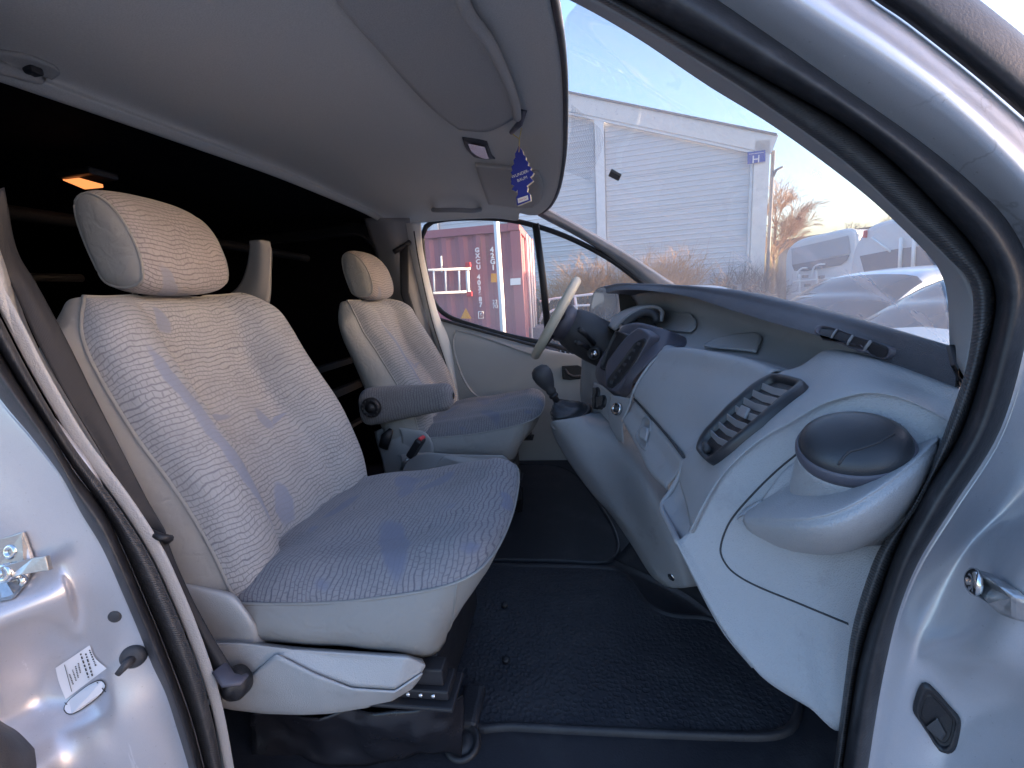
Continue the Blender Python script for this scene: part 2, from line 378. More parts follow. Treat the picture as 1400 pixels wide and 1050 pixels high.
def fabric(name, lt, dk, blu, motifs=(), bw=.0098, rh=.0098, blot=.70):
    n = N(name); uv = n.co('UV')
    no = n.noise(uv, 19, 2); no2 = n.noise(uv, 75, 2)
    sub = n.n('ShaderNodeVectorMath', operation='SUBTRACT'); n.l(no.outputs[1], sub.inputs[0]); sub.inputs[1].default_value = (.5, .5, .5)
    sc = n.n('ShaderNodeVectorMath', operation='SCALE'); n.l(sub.outputs[0], sc.inputs[0]); sc.inputs[3].default_value = .026
    sub2 = n.n('ShaderNodeVectorMath', operation='SUBTRACT'); n.l(no2.outputs[1], sub2.inputs[0]); sub2.inputs[1].default_value = (.5, .5, .5)
    sc2 = n.n('ShaderNodeVectorMath', operation='SCALE'); n.l(sub2.outputs[0], sc2.inputs[0]); sc2.inputs[3].default_value = .005
    ad = n.n('ShaderNodeVectorMath', operation='ADD'); n.l(uv, ad.inputs[0]); n.l(sc.outputs[0], ad.inputs[1])
    ad2 = n.n('ShaderNodeVectorMath', operation='ADD'); n.l(ad.outputs[0], ad2.inputs[0]); n.l(sc2.outputs[0], ad2.inputs[1])
    sp0 = n.n('ShaderNodeSeparateXYZ'); n.l(ad2.outputs[0], sp0.inputs[0])
    vy = n.math('DIVIDE', sp0.outputs[1], rh); row = n.math('FLOOR', vy)
    fy = n.math('ABSOLUTE', n.math('SUBTRACT', n.math('FRACT', vy), .5)); lineh = n.ramp(fy, .31, .46)
    ux = n.math('ADD', n.math('DIVIDE', sp0.outputs[0], bw), n.math('MULTIPLY', row, .39)); fx = n.math('ABSOLUTE', n.math('SUBTRACT', n.math('FRACT', ux), .5))
    vs = n.n('ShaderNodeMapRange'); n.l(n.noise(uv, 13, 2).outputs[0], vs.inputs[0]); vs.inputs[1].default_value = .35; vs.inputs[2].default_value = .65; vs.inputs[3].default_value = .15; vs.inputs[4].default_value = .85
    linev = n.math('MULTIPLY', n.ramp(fx, .36, .48), vs.outputs[0])
    line = n.math('MAXIMUM', lineh, linev)
    big = n.noise(uv, 5.5, 2).outputs[0]
    strength = n.n('ShaderNodeMapRange'); n.l(n.noise(uv, 9, 2).outputs[0], strength.inputs[0]); strength.inputs[3].default_value = .45; strength.inputs[4].default_value = 1.0
    line = n.math('MULTIPLY', line, strength.outputs[0])
    base = n.mix(n.noise(uv, 4, 3).outputs[0], lt, tuple(x * .86 for x in lt))
    mo_ = n.noise(uv, 38, 4, .7).outputs[0]; base = n.mix(n.math('MULTIPLY', n.ramp(mo_, .42, .68), .28), base, tuple(x * .62 for x in lt))
    bm_ = n.ramp(big, blot, blot + .05)
    base = n.mix(n.math('MULTIPLY', bm_, .75), base, blu)
    line = n.math('MULTIPLY', line, n.math('SUBTRACT', 1.0, n.math('MULTIPLY', bm_, .7)))
    mm = None
    sep = n.n('ShaderNodeSeparateXYZ'); n.l(ad.outputs[0], sep.inputs[0])
    for (cx, cy, rx, ry, ang) in motifs:
        ca, sa = math.cos(ang), math.sin(ang)
        dx = n.math('SUBTRACT', sep.outputs[0], cx); dy = n.math('SUBTRACT', sep.outputs[1], cy)
        u = n.math('ADD', n.math('MULTIPLY', dx, ca / rx), n.math('MULTIPLY', dy, sa / rx)); v = n.math('ADD', n.math('MULTIPLY', dx, -sa / ry), n.math('MULTIPLY', dy, ca / ry))
        vv = n.math('ADD', v, n.math('MULTIPLY', n.math('MULTIPLY', u, u), .45))
        d = n.math('ADD', n.math('MULTIPLY', u, u), n.math('MULTIPLY', vv, vv))
        k = n.math('SUBTRACT', 1.0, n.ramp(d, .45, 1.0)); mm = k if mm is None else n.math('MAXIMUM', mm, k)
    if mm is not None:
        base = n.mix(n.math('MULTIPLY', mm, .75), base, tuple(x * .9 for x in blu)); line = n.math('MULTIPLY', line, n.math('SUBTRACT', 1.0, n.math('MULTIPLY', mm, .8)))
    cc = n.mix(line, base, dk)
    fz = n.noise(n.co(), 1800, 2).outputs[0]
    cc = n.mix(n.math('MULTIPLY', fz, .25), cc, tuple(x * .7 for x in lt))
    stain = n.ramp(n.noise(n.co(), 6, 5, .6).outputs[0], .5, .75); cc = n.mix(n.math('MULTIPLY', stain, .42), cc, tuple(x * .5 for x in lt))
    nr = n.bump(fz, .0008, .6); nr = n.bump(line, -.0006, .6, nr)
    return n.set(cc, .92, 0, nr, Sheen_Weight=.15, Specular_IOR_Level=.2)
M['backfab'] = fabric('backrest_fabric', (.385, .385, .395), (.12, .12, .15), (.21, .25, .36), [(.36, .34, .020, .036, .1), (.40, .325, .03, .007, .3), (.22, .385, .085, .012, -.12), (.12, .27, .022, .17, .22), (.10, .43, .018, .10, .12), (.24, .60, .020, .035, .2), (.27, .15, .03, .05, -.2)])
M['cushfab'] = fabric('cushion_fabric', (.27, .265, .285), (.075, .075, .105), (.15, .17, .26), [(.30, .15, .06, .02, .3), (.12, .36, .12, .03, -.5), (.38, .36, .06, .03, .7)], blot=.60)
M['headfab'] = fabric('headrest_fabric', (.39, .36, .36), (.11, .10, .115), (.24, .27, .35), [(.05, .10, .02, .06, .35)])
M['armfab'] = fabric('armrest_fabric', (.27, .26, .275), (.09, .09, .11), (.10, .115, .20), [(.11, .03, .018, .05, .4)])
def glass(name, tint, dirt, scale=1.0, refl=.5):
    n = N(name); n.t.nodes.remove(n.b)
    tr = n.n('ShaderNodeBsdfTransparent'); tr.inputs[0].default_value = (*tint, 1)
    gl = n.n('ShaderNodeBsdfGlossy'); gl.inputs['Roughness'].default_value = .02
    lw = n.n('ShaderNodeLayerWeight'); lw.inputs[0].default_value = .5
    p = n.math('POWER', lw.outputs['Facing'], 4.0); f = n.math('ADD', n.math('MULTIPLY', p, refl), .03)
    m1 = n.n('ShaderNodeMixShader'); n.l(f, m1.inputs[0]); n.l(tr.outputs[0], m1.inputs[1]); n.l(gl.outputs[0], m1.inputs[2])
    res = m1
    if dirt:
        c = n.co(); mp = n.n('ShaderNodeMapping'); n.l(c, mp.inputs[0]); mp.inputs['Rotation'].default_value = (.3, .2, .9); mp.inputs['Scale'].default_value = (3.0, 3.0, 1.0)
        sm = n.ramp(n.noise(mp.outputs[0], 2.2, 6, .6).outputs[0], .5, .8)
        sp = n.ramp(n.noise(c, 160, 3, .7).outputs[0], .67, .75)
        lowz = n.n('ShaderNodeSeparateXYZ'); n.l(c, lowz.inputs[0])
        lo = n.math('SUBTRACT', 1.0, n.ramp(lowz.outputs[2], 1.46, 1.72))
        fr = n.ramp(n.noise(c, 9, 6, .55).outputs[0], .35, .75)
        d = n.math('ADD', n.math('MULTIPLY', sm, .10), n.math('MULTIPLY', sp, .05)); d = n.math('ADD', d, n.math('MULTIPLY', lo, .06)); d = n.math('ADD', d, .15)  # dirt smears and spots, plus an even veil added to pale the view
        d = n.math('MULTIPLY', d, dirt)
        df = n.n('ShaderNodeBsdfTranslucent'); df.inputs[0].default_value = (.75, .76, .78, 1)
        d2 = n.n('ShaderNodeBsdfDiffuse'); d2.inputs[0].default_value = (.6, .6, .6, 1)
        mx = n.n('ShaderNodeMixShader'); mx.inputs[0].default_value = .5; n.l(df.outputs[0], mx.inputs[1]); n.l(d2.outputs[0], mx.inputs[2])
        m2 = n.n('ShaderNodeMixShader'); n.l(d, m2.inputs[0]); n.l(m1.outputs[0], m2.inputs[1]); n.l(mx.outputs[0], m2.inputs[2]); res = m2
    n.l(res.outputs[0], n.out.inputs[0]); return n.m
M['glass'] = glass('windscreen_glass', (.74, .78, .80), 1.15, 1.0, .22); M['sideglass'] = glass('side_glass', (.80, .84, .86), 1.1, 1.0, .3)
M['darkglass'] = plastic('dark_car_glass', (.035, .045, .055), .08, 100, 0, .1, .6)
def emit(name, col, s):
    n = N(name); e = n.n('ShaderNodeEmission'); e.inputs[0].default_value = (*col, 1); e.inputs[1].default_value = s; n.l(e.outputs[0], n.out.inputs[0]); return n.m
M['lamp'] = emit('lamp_glow', (1.0, .30, .09), .13)

# ================================================================== SETTING
def ground():
    n = N('yard_gravel'); c = n.co()
    v = n.noise(c, 1.1, 8, .7).outputs[0]; g = n.noise(c, 35, 4, .7).outputs[0]
    cc = n.mix(v, (.27, .265, .26), (.40, .39, .375)); cc = n.mix(n.math('MULTIPLY', g, .5), cc, (.46, .44, .42))
    mt = n.set(cc, .9, 0, n.bump(g, .02))
    o = link('ground', mesh([(-400, -400, 0), (400, -400, 0), (400, 400, 0), (-400, 400, 0)], [(0, 1, 2, 3)]), mt); o['kind'] = 'structure'
ground()
# ================================================================== VAN SHELL
van = top('van', 'silver panel van seen into through its open passenger door', 'van', loc=(0, 1.3, 0))
# seal and pillar boundary lines: pixel of the photograph + distance into the van (y)
Ls = [(-60, 455), (0, 545), (43, 597), (83, 650), (110, 700), (140, 750), (167, 810), (187, 857), (207, 907), (227, 950), (243, 1000), (258, 1050), (275, 1120)]
Lb = [(-50, 400), (0, 483), (33, 537), (67, 590), (100, 643), (142, 700), (170, 757), (197, 820), (217, 867), (240, 927), (260, 983), (278, 1050), (293, 1120)]
Lr = [(-42, 355), (0, 433), (33, 497), (67, 557), (100, 610), (160, 690), (203, 757), (230, 813), (253, 867), (277, 933), (293, 993), (304, 1050), (316, 1120)]
Lw = [(-38, 270), (0, 367), (20, 433), (50, 497), (87, 557), (168, 687), (207, 750), (231, 805), (256, 862), (281, 930), (297, 990), (308, 1050), (320, 1120)]
# right side, from the top (roof) down the windscreen pillar to the sill
Rs = [(700, -180), (870, -75), (1050, 47), (1150, 117), (1250, 187), (1330, 252), (1383, 310), (1412, 380), (1403, 465), (1367, 590), (1303, 693), (1257, 767), (1230, 833), (1213, 900), (1200, 967), (1187, 1050), (1176, 1120)]
Rb = [(690, -90), (850, 0), (1050, 110), (1150, 167), (1220, 220), (1290, 290), (1337, 345), (1361, 400), (1352, 470), (1315, 590), (1262, 677), (1225, 752), (1203, 815), (1185, 867), (1170, 930), (1152, 1050), (1142, 1120)]
Rr = [(680, -70), (820, 3), (977, 97), (1050, 145), (1150, 217), (1217, 277), (1293, 350), (1328, 395), (1325, 480), (1302, 560), (1250, 690), (1205, 745), (1183, 797), (1165, 860), (1155, 930), (1140, 1050), (1130, 1120)]
Rg = [(668, -50), (778, 0), (907, 77), (1000, 135), (1100, 205), (1180, 270), (1260, 341), (1297, 405), (1300, 480), (1290, 565), (1243, 695), (1199, 748), (1178, 800), (1161, 862), (1151, 932), (1136, 1050), (1126, 1120)]
def yrow(l, y): return [P(a, b, y=y) for a, b in l]
pl2 = lambda l, r, t: [(a + (c - a) * t, b + (d - b) * t) for (a, b), (c, d) in zip(l, r)]
def seal_line(l, r, y, dz, dx):
    return list(reversed(yrow(l, y))) + [V((-.80 - dx, y, 1.80)), V((-.72, y, 1.99 + dz)), V((-.40, y, 2.01 + dz))] + yrow(r, y)
def sl_(t, y):     # t: 0 outer edge of the bulb, 1 bulb / lip line, 2 inner edge of the lip
    if t <= 1: return seal_line(pl2(Ls, Lb, t), pl2(Rs, Rb, t), y, .03 * (1 - t), .03 * (1 - t))
    return seal_line(pl2(Lb, Lr, t - 1), pl2(Rb, Rr, t - 1), y, -.03 * (t - 1), -.03 * (t - 1))
NS = 220
seal = loft('door_seal', [sl_(.0, .463), sl_(.12, .452), sl_(.45, .444), sl_(.80, .455), sl_(1.0, .476), sl_(1.0, .494)], NS, 26, M['rubber'], van, thick=.002)
loft('seal_lip', [sl_(1.0, .492), sl_(1.15, .474), sl_(1.6, .470), sl_(2.0, .486), sl_(1.75, .512)], NS, 16, M['rib'], seal, thick=.002)
# ---- rear door pillar (left): rows from the seal out to the outer skin
def Lrow(off, y, n=13):
    out = []
    for i, (a, b) in enumerate(Ls):
        out.append(P(a + off[0] * (1 if not callable(off[0]) else 1), b + off[1], y=y))
    return out
se = [P(a + 8, b, y=.468) for a, b in Ls]
b0 = [P(a - 3, b, y=.462) for a, b in Ls]
b1 = [P(a, b, y=y) for a, b, y in [(-95, 470, .452), (-45, 560, .452), (-5, 620, .452), (40, 680, .452), (70, 735, .450), (100, 790, .446), (118, 845, .446), (136, 895, .444), (150, 935, .436), (172, 975, .430), (196, 1020, .432), (214, 1060, .436), (235, 1130, .44)]]
b2 = [P(a, b, y=y) for a, b, y in [(-130, 480, .443), (-85, 575, .442), (-50, 640, .440), (0, 705, .440), (35, 765, .440), (85, 805, .430), (95, 860, .434), (100, 905, .438), (120, 948, .438), (132, 990, .418), (150, 1030, .412), (170, 1075, .415), (190, 1140, .42)]]
b3 = [P(a, b, y=y) for a, b, y in [(-200, 490, .42), (-155, 600, .42), (-120, 680, .42), (-70, 740, .425), (-35, 800, .425), (20, 830, .395), (40, 880, .412), (50, 925, .424), (60, 965, .420), (80, 1005, .40), (100, 1045, .392), (118, 1090, .395), (140, 1150, .40)]]
b4 = [P(a, b, y=y) for a, b, y in [(-330, 500, .38), (-280, 620, .38), (-240, 720, .38), (-190, 790, .38), (-150, 840, .375), (-90, 870, .35), (-60, 915, .36), (-40, 950, .37), (-20, 1000, .37), (10, 1035, .36), (40, 1070, .355), (60, 1110, .36), (85, 1170, .365)]]
b5 = [p + V((-.03, -.03, 0)) for p in b4]
bp = loft('rear_pillar', [[p + V((.004, .03, 0)) for p in se], se, b0, b1, b2, b3, b4, b5], 70, 50, M['paint'], van, thick=.004)
BPV = bvh(bp)
# upper rear pillar skin
loft('pillar_upper_skin', [[p + V((-.004, 0, 0)) for p in (b5[0], V((-.92, .38, 1.72)), V((-.90, .38, 1.95)))], [b2[0], V((-.86, .43, 1.74)), V((-.84, .43, 1.98))], [se[0] + V((0, .004, 0)), V((-.80, .47, 1.76)), V((-.78, .475, 1.93))]], 16, 10, M['paint'], van, thick=.004)
# ---- windscreen pillar (right): rows from the seal out to the outer edge
e0 = [P(a - 9, b + 6, y=.468) for a, b in Rs]
a0 = [P(a + 3, b - 2, y=.462) for a, b in Rs]
Ra = [(760, -230), (930, -120), (1098, 0), (1195, 62), (1290, 130), (1372, 205), (1432, 280), (1462, 370), (1452, 480), (1420, 600), (1345, 705), (1296, 775), (1262, 840), (1246, 905), (1232, 970), (1218, 1050), (1206, 1120)]
Ya = [.432] * 7 + [.436] + [.45, .466, .476, .478, .474, .466, .464, .464, .462]
a1 = [P(a, b, y=y) for (a, b), y in zip(Ra, Ya)]
Rc = [(800, -270), (985, -145), (1150, -3), (1223, 50), (1317, 124), (1400, 197), (1465, 270), (1520, 370), (1520, 490), (1470, 610), (1395, 690), (1345, 740), (1300, 850), (1275, 890), (1300, 975), (1275, 1060), (1255, 1130)]
Yc = [.464] * 6 + [.452, .44] + [.43, .446, .462, .462, .452, .452, .454, .446, .440]
a2 = [P(a, b, y=y) for (a, b), y in zip(Rc, Yc)]
Rd = [(812, -284), (998, -158), (1163, -13), (1236, 40), (1330, 114), (1413, 186), (1490, 270), (1560, 370), (1560, 500), (1520, 610), (1440, 690), (1400, 770), (1375, 830), (1350, 900), (1375, 960), (1345, 1060), (1320, 1130)]
Yd = [.480] * 6 + [.452, .425] + [.40, .40, .392, .380, .388, .398, .42, .415, .41]
a3 = [P(a, b, y=y) for (a, b), y in zip(Rd, Yd)]
Re = [(820, -292), (1006, -166), (1170, -20), (1243, 33), (1337, 107), (1420, 179), (1520, 270), (1600, 380), (1610, 500), (1590, 620), (1530, 700), (1490, 790), (1470, 850), (1450, 920), (1460, 980), (1440, 1060), (1410, 1130)]
Ye = [.51] * 6 + [.47, .42] + [.37, .36, .35, .35, .355, .36, .375, .375, .375]
a4 = [P(a, b, y=y) for (a, b), y in zip(Re, Ye)]
fp = loft('front_pillar', [[p + V((-.004, .03, 0)) for p in e0], e0, a0, a1, a2, a3, a4], 90, 44, M['paint'], van, thick=.004)
FPV = bvh(fp)
# dark weather strip along the outside of the windscreen pillar
loft('pillar_weather_strip', [[P(a, b, y=.505) for a, b in Re[:8]], [P(a + 18, b - 22, y=.48) for a, b in Re[:8]], [P(a + 52, b - 52, y=.495) for a, b in Re[:8]], [P(a + 62, b - 60, y=.52) for a, b in Re[:8]]], 60, 14, M['rubber'], van, thick=.006)
# inner trim band of the windscreen pillar, between the seal and the glass
G_edge = [(668, -50, .575), (778, 0, .575), (867, 50, .575), (967, 117, .58), (1050, 168, .58), (1130, 225, .585), (1200, 281, .59), (1270, 350, .595), (1290, 383, .60), (1297, 417, .60), (1299, 480, .60)]
T_out = [(680, -66, .50), (822, 8, .50), (912, 60, .50), (1000, 113, .50), (1090, 175, .50), (1165, 231, .50), (1232, 293, .50), (1303, 362, .50), (1326, 400, .50), (1333, 440, .50), (1318, 515, .50)]
T_mid = [((a + c) / 2, (b + d) / 2, .53) for (a, b, _), (c, d, _) in zip(G_edge, T_out)]
G_in = [P(a, b, y=y) + V((.02, .03, .012)) for a, b, y in G_edge]
loft('pillar_trim', [T_out, T_mid, G_edge, G_in], 60, 14, M['atrim'], van, thick=.003)
# ---- rear pillar inner trim (pale strip beside the seal)
loft('rear_pillar_trim', [[p + V((0, .02, 0)) for p in yrow(Lr, .488)], [P(a + 2, b - 1, y=.50) for a, b in Lr], yrow(Lw, .515), [p + V((-.06, .05, 0)) for p in yrow(Lw, .52)]], 50, 12, M['trim'], van, thick=.002)
loft('rear_pillar_upper_trim', [[V((-.775, .50, 2.0)), V((-.78, .50, 1.7)), P(-42, 355, y=.50)], [V((-.83, .53, 2.0)), V((-.83, .53, 1.7)), P(-60, 330, y=.53)], [V((-.93, .58, 2.0)), V((-.93, .56, 1.7)), V((-.93, .56, 1.5))]], 20, 8, M['charcoal'], van, thick=.003)
# ---- outer skin round the doorway: roof rail, rear side, front wing
T0 = [V((-.85, .463, 1.78)), V((-.74, .463, 2.02)), V((-.40, .463, 2.045)), P(700, -182, y=.463), P(800, -125, y=.463)]
loft('roof_rail', [[p + V((0, .02, 0)) for p in T0], T0, [p + V((-.01, -.035, .03)) for p in T0], [p + V((-.015, -.03, .07)) for p in T0], [V((p.x - .02, .47, max(p.z + .07, 2.09 if i < 4 else 2.02))) for i, p in enumerate(T0)]], 40, 14, M['paint'], van, thick=.004)
loft('side_skin', [[p.copy() for p in b5], [p + V((-.12, -.02, 0)) for p in b5], [V((-1.6, .36, .25 + 1.5 * (1 - k / 12))) for k in range(13)], [V((-3.2, .37, .25 + 1.5 * (1 - k / 12))) for k in range(13)]], 30, 16, M['paint'], van, thick=.006)
loft('upper_side_skin', [[V((-.90, .38, 1.98)), V((-1.8, .40, 2.02)), V((-3.2, .41, 2.04))], [V((-.92, .36, 1.75)), V((-1.8, .36, 1.78)), V((-3.2, .37, 1.78))]], 16, 8, M['paint'], van, thick=.006)
loft('front_wing', [a4[8:], [p + V((.10, -.015, 0)) for p in a4[8:]], [V((1.15, .36, 1.25 - .9 * k / 8)) for k in range(9)], [V((1.6, .40, 1.2 - .85 * k / 8)) for k in range(9)]], 30, 14, M['paint'], van, thick=.006)
# ---- striker, plug, bump stop, labels on the rear pillar
def onB(px, py, off=0.0): return hit(BPV, px, py, off)
def frame(n, up=V((0, 0, 1))):
    x = up.cross(n).normalized(); return x, n.cross(x)
st = MB()
c, n = onB(35, 772)
pl = [(-12, 760), (5, 736), (36, 726), (44, 748), (50, 765), (40, 795), (22, 818), (2, 822), (-14, 800)]
outl = [hit(BPV, a, b, .001)[0] for a, b in pl]
st.plate(outl, n, .004); 
striker = st.build('striker_plate', M['steel'], bp, .0012)
sc = MB()
for a, b, r in [(22, 751, .0105), (32, 796, .0105)]:
    p, nn = onB(a, b, .005); sc.lathe(p, n, [(r * .98, -.002), (r, .002), (r * .8, .0045), (r * .42, .0045), (r * .36, .0015), (.0005, .0015)], 20)
sc.build('screw', M['chrome'], bp)
lp = MB()
p0, _ = onB(15, 778, .018); p1, _ = onB(42, 779, .026); p2 = hit(BPV, 86, 764, .022)[0]
lp.tube([p0 - n * .016, p0, p0.lerp(p1, .5), p1], .0075, 14)
lp.lathe(p1, n, [(.012, -.007), (.0125, .005), (.011, .007), (.006, .007), (.0055, .004)], 24)
lp.build('striker_pin', M['chrome'], bp)
arm = MB()
q = [p1 + V((0, 0, .010)), hit(BPV, 74, 752, .022)[0], hit(BPV, 86, 751, .018)[0], hit(BPV, 86, 774, .018)[0], hit(BPV, 60, 784, .022)[0], p1 - V((0, 0, .010))]
arm.plate(q, n, .006); arm.build('striker_loop', M['steel'], bp, .001)
pg = MB(); p, nn = onB(157, 843, -.001); pg.lathe(p, nn, [(.0088, 0), (.0085, .002), (.006, .0032), (.0005, .0035)], 20); pg.build('rubber_plug', M['charcoal'], bp)
bs = MB(); p, nn = onB(183, 897, 0); ax = (nn * .85 + V((-.35, -.25, -.30))).normalized()
bs.lathe(p, nn, [(.0165, -.001), (.016, .003), (.012, .007), (.006, .0085)], 24)
bs.tube([p + nn * .004, p + nn * .008 + ax * .008, p + nn * .006 + ax * .018 + V((-.006, 0, -.006))], [.0072, .0055, .004], 12); bs.build('bump_stop', M['charcoal'], bp)
lab = link('sticker', gridmesh(patch_on(BPV, [[(77, 912), (124, 881)], [(82, 932), (131, 898)], [(91, 955), (147, 913)]], 8, 8, .0015)), M['sticker'], bp)
el = MB(); pe = []
for k in range(28):
    t = 2 * PI * k / 28; ca, sa = math.cos(t), math.sin(t)
    u = abs(ca) ** .7 * (1 if ca > 0 else -1) * 34; v = abs(sa) ** .8 * (1 if sa > 0 else -1) * 11
    pe.append(hit(BPV, 117 + u * .79 + v * .60, 953 - u * .61 + v * .79, .0015)[0])
el.add(pe, [tuple(range(28))]); el.build('sticker', M['sticker'], bp)
rim = MB(); rim.tube(pe + [pe[0], pe[1]], .0006, 6); rim.build('sticker_outline', M['ink'], bp)
ink = MB()   # the rows of small print, too small to read
def dash(bv, a, b, c_, d, wpx, off=.0021):
    L = math.hypot(c_ - a, d - b); nx, ny = -(d - b) / L * wpx, (c_ - a) / L * wpx
    ps = [hit(bv, x, y, off)[0] for x, y in ((a - nx, b - ny), (c_ - nx, d - ny), (c_ + nx, d + ny), (a + nx, b + ny))]
    ink.add(ps, [(0, 1, 2, 3)])
random.seed(3)
for r, (x0, y0, x1, y1) in enumerate([(124, 887, 133, 909), (119, 892, 129, 924), (112, 892, 124, 927)] + [(109, 905, 112, 919), (105, 909, 109, 925), (101, 914, 106, 929), (97, 920, 102, 934)]):
    k = 0.0
    while k < 1:
        l = random.uniform(.05, .13); dash(BPV, x0 + (x1 - x0) * k, y0 + (y1 - y0) * k, x0 + (x1 - x0) * min(1, k + l), y0 + (y1 - y0) * min(1, k + l), 1.1 if r < 3 else .9); k += l + .05
dash(BPV, 90, 907, 100, 944, .45)
for i in range(9):
    x = 93 + i * 5.6; y = 962 - i * 3.6 + 0
    for j in range(2):
        if random.random() < .9: dash(BPV, x + j * 7 - 3, y + j * 8 - 2, x + j * 7 + random.uniform(.5, 3), y + j * 8 + random.uniform(2, 4.5), .8)
ink.build('small_print', M['ink'], bp)
# black corner of the sill trim, bottom left
loft('sill_corner_trim', [[(-60, 940, .34), (0, 985, .36), (30, 1005, .37), (70, 1052, .39), (100, 1100, .40)], [(-60, 960, .32), (-5, 1005, .335), (22, 1030, .345), (50, 1065, .36), (80, 1110, .37)], [(-90, 1010, .30), (-40, 1060, .31), (0, 1090, .32), (30, 1110, .33), (60, 1140, .34)]], 20, 8, M['charcoal'], van, thick=.004)
# ---- things on the windscreen pillar: door check strap bracket, grommet
def onF(px, py, off=0.0): return hit(FPV, px, py, off)
ck = MB(); c, n = onF(1368, 805)
o_ = [hit(FPV, a, b, .004)[0] for a, b in [(1349, 800), (1353, 790), (1365, 786), (1382, 795), (1397, 806), (1420, 820), (1420, 852), (1396, 846), (1383, 832), (1372, 824), (1356, 815)]]
ck.plate(o_, n, .012); ck.build('door_check_strap', M['steel'], fp, .003)
ck = MB(); p, nn = onF(1366, 803, .015); ck.lathe(p, n, [(.0125, 0), (.012, .003), (.009, .005), (.005, .005), (.0042, .002), (.0005, .002)], 22); ck.build('bolt', M['chrome'], fp)
gro = [(1260, 933), (1270, 934), (1300, 966), (1313, 982), (1313, 1000), (1306, 1026), (1296, 1031), (1284, 1024), (1256, 985), (1248, 972), (1250, 955)]
gg = cr([V((a, b, 0)) for a, b in gro], 44, True); gc = V((1281, 983, 0))
def gring(s, off): return [hit(FPV, gc.x + (p.x - gc.x) * s, gc.y + (p.y - gc.y) * s, off)[0] for p in gg]
gm = MB(); gm.grid([gring(1.0, .0005), gring(.97, .005), gring(.88, .006), gring(.80, .003), gring(.74, -.0001), gring(.66, .0022)], True); gm.build('grommet', M['rubber'], fp)
gm = MB(); core = [gring(.78, .0015), gring(.5, .0012), gring(.05, .001)]; gm.grid(core, True); gm.build('grommet_well', M['black'], fp)
wd = MB(); pz = [hit(FPV, a, b, .0035)[0] for a, b in [(1266, 992), (1283, 980), (1296, 1002), (1290, 1012)]]; wd.plate(pz, n, .003); wd.build('grommet_web', M['charcoal'], fp, .002)
# ---- roof, cargo hold, floor
rf = MB(); rf.box((-1.75, 1.38, 2.06), (3.2, 1.9, .05)); rf.build('roof', M['paint'], van, .02)
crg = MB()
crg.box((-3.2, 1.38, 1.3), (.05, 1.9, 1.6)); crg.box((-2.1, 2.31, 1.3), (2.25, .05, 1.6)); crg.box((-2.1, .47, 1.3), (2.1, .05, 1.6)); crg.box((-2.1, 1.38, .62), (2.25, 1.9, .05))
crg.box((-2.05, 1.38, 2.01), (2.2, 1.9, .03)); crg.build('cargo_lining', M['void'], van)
fl = MB(); fl.box((-.15, 1.40, .665), (1.7, 1.70, .05)); fl.build('cab_floor', M['smoothmat'], van)
cb = MB(); cb.box((.72, 1.34, .95), (.04, 1.75, .7)); cb.build('bulkhead', M['black'], van)
fs = MB(); fs.box((-.1, .47, .55), (1.6, .06, .2)); fs.box((-.1, .52, .52), (1.6, .12, .14)); fs.build('door_sill', M['charcoal'], van, .008)
sl = loft('entry_step', [[V((-.75, .50, .60)), V((-.2, .50, .60)), V((.45, .50, .60))], [V((-.75, .60, .625)), V((-.2, .60, .625)), V((.45, .60, .625))], [V((-.75, .70, .635)), V((-.2, .70, .635)), V((.45, .70, .635))], [V((-.75, .72, .69)), V((-.2, .72, .69)), V((.45, .72, .69))]], 20, 14, M['smoothmat'], van, thick=.004)
nb = MB(); nb.box((1.2, 1.35, .85), (.85, 1.9, .9)); nb.build('bonnet', M['paint'], van, .08, 3)
# bars in the cargo hold
bar = MB(); bar.tube(cr([V((-1.35, .55, 1.82)), V((-1.35, 1.2, 1.83)), V((-1.3, 2.1, 1.80))], 20), .018, 8); bar.build('cargo_rail', M['rail'], van)
bar = MB(); bar.tube(cr([V((-1.5, .52, 1.68)), V((-1.5, 1.2, 1.69))], 8), .012, 8); bar.build('cargo_rail', M['rail'], van)
lw_ = loft('load_door_frame', [[P(300, 325, y=2.2), P(420, 314, y=2.2), P(490, 305, y=2.2), P(513, 320, y=2.2), P(528, 350, y=2.2), P(536, 420, y=2.2), P(550, 520, y=2.2)], [P(300, 335, y=2.17), P(420, 327, y=2.17), P(480, 320, y=2.17), P(504, 332, y=2.17), P(520, 362, y=2.17), P(528, 425, y=2.17), P(540, 525, y=2.17)]], 40, 6, M['black'], van, thick=.02)
tr = MB(); tr.box((-1.2, 1.7, 1.27), (.04, 1.2, .03)); tr.box((-1.2, 1.7, 1.13), (.04, 1.2, .04)); tr.box((-1.2, 1.7, .93), (.04, 1.2, .02)); tr.build('cargo_rail', M['rail'], van, .004)
cl = MB(); pl0 = [P(86, 247, y=1.1), P(106, 247, y=1.1), P(142, 257, y=1.1), P(116, 259.5, y=1.1)]; cl.plate(pl0, V((0, 0, 1)), .01); lo_ = cl.build('cargo_lamp', M['lamp'], van, .001); ch_ = MB(); c_ = sum(pl0, V()) / 4; ch_.box(c_ + V((0, .02, .028)), (.11, .08, .02)); ch_.build('lamp_housing', M['black'], lo_, .006)
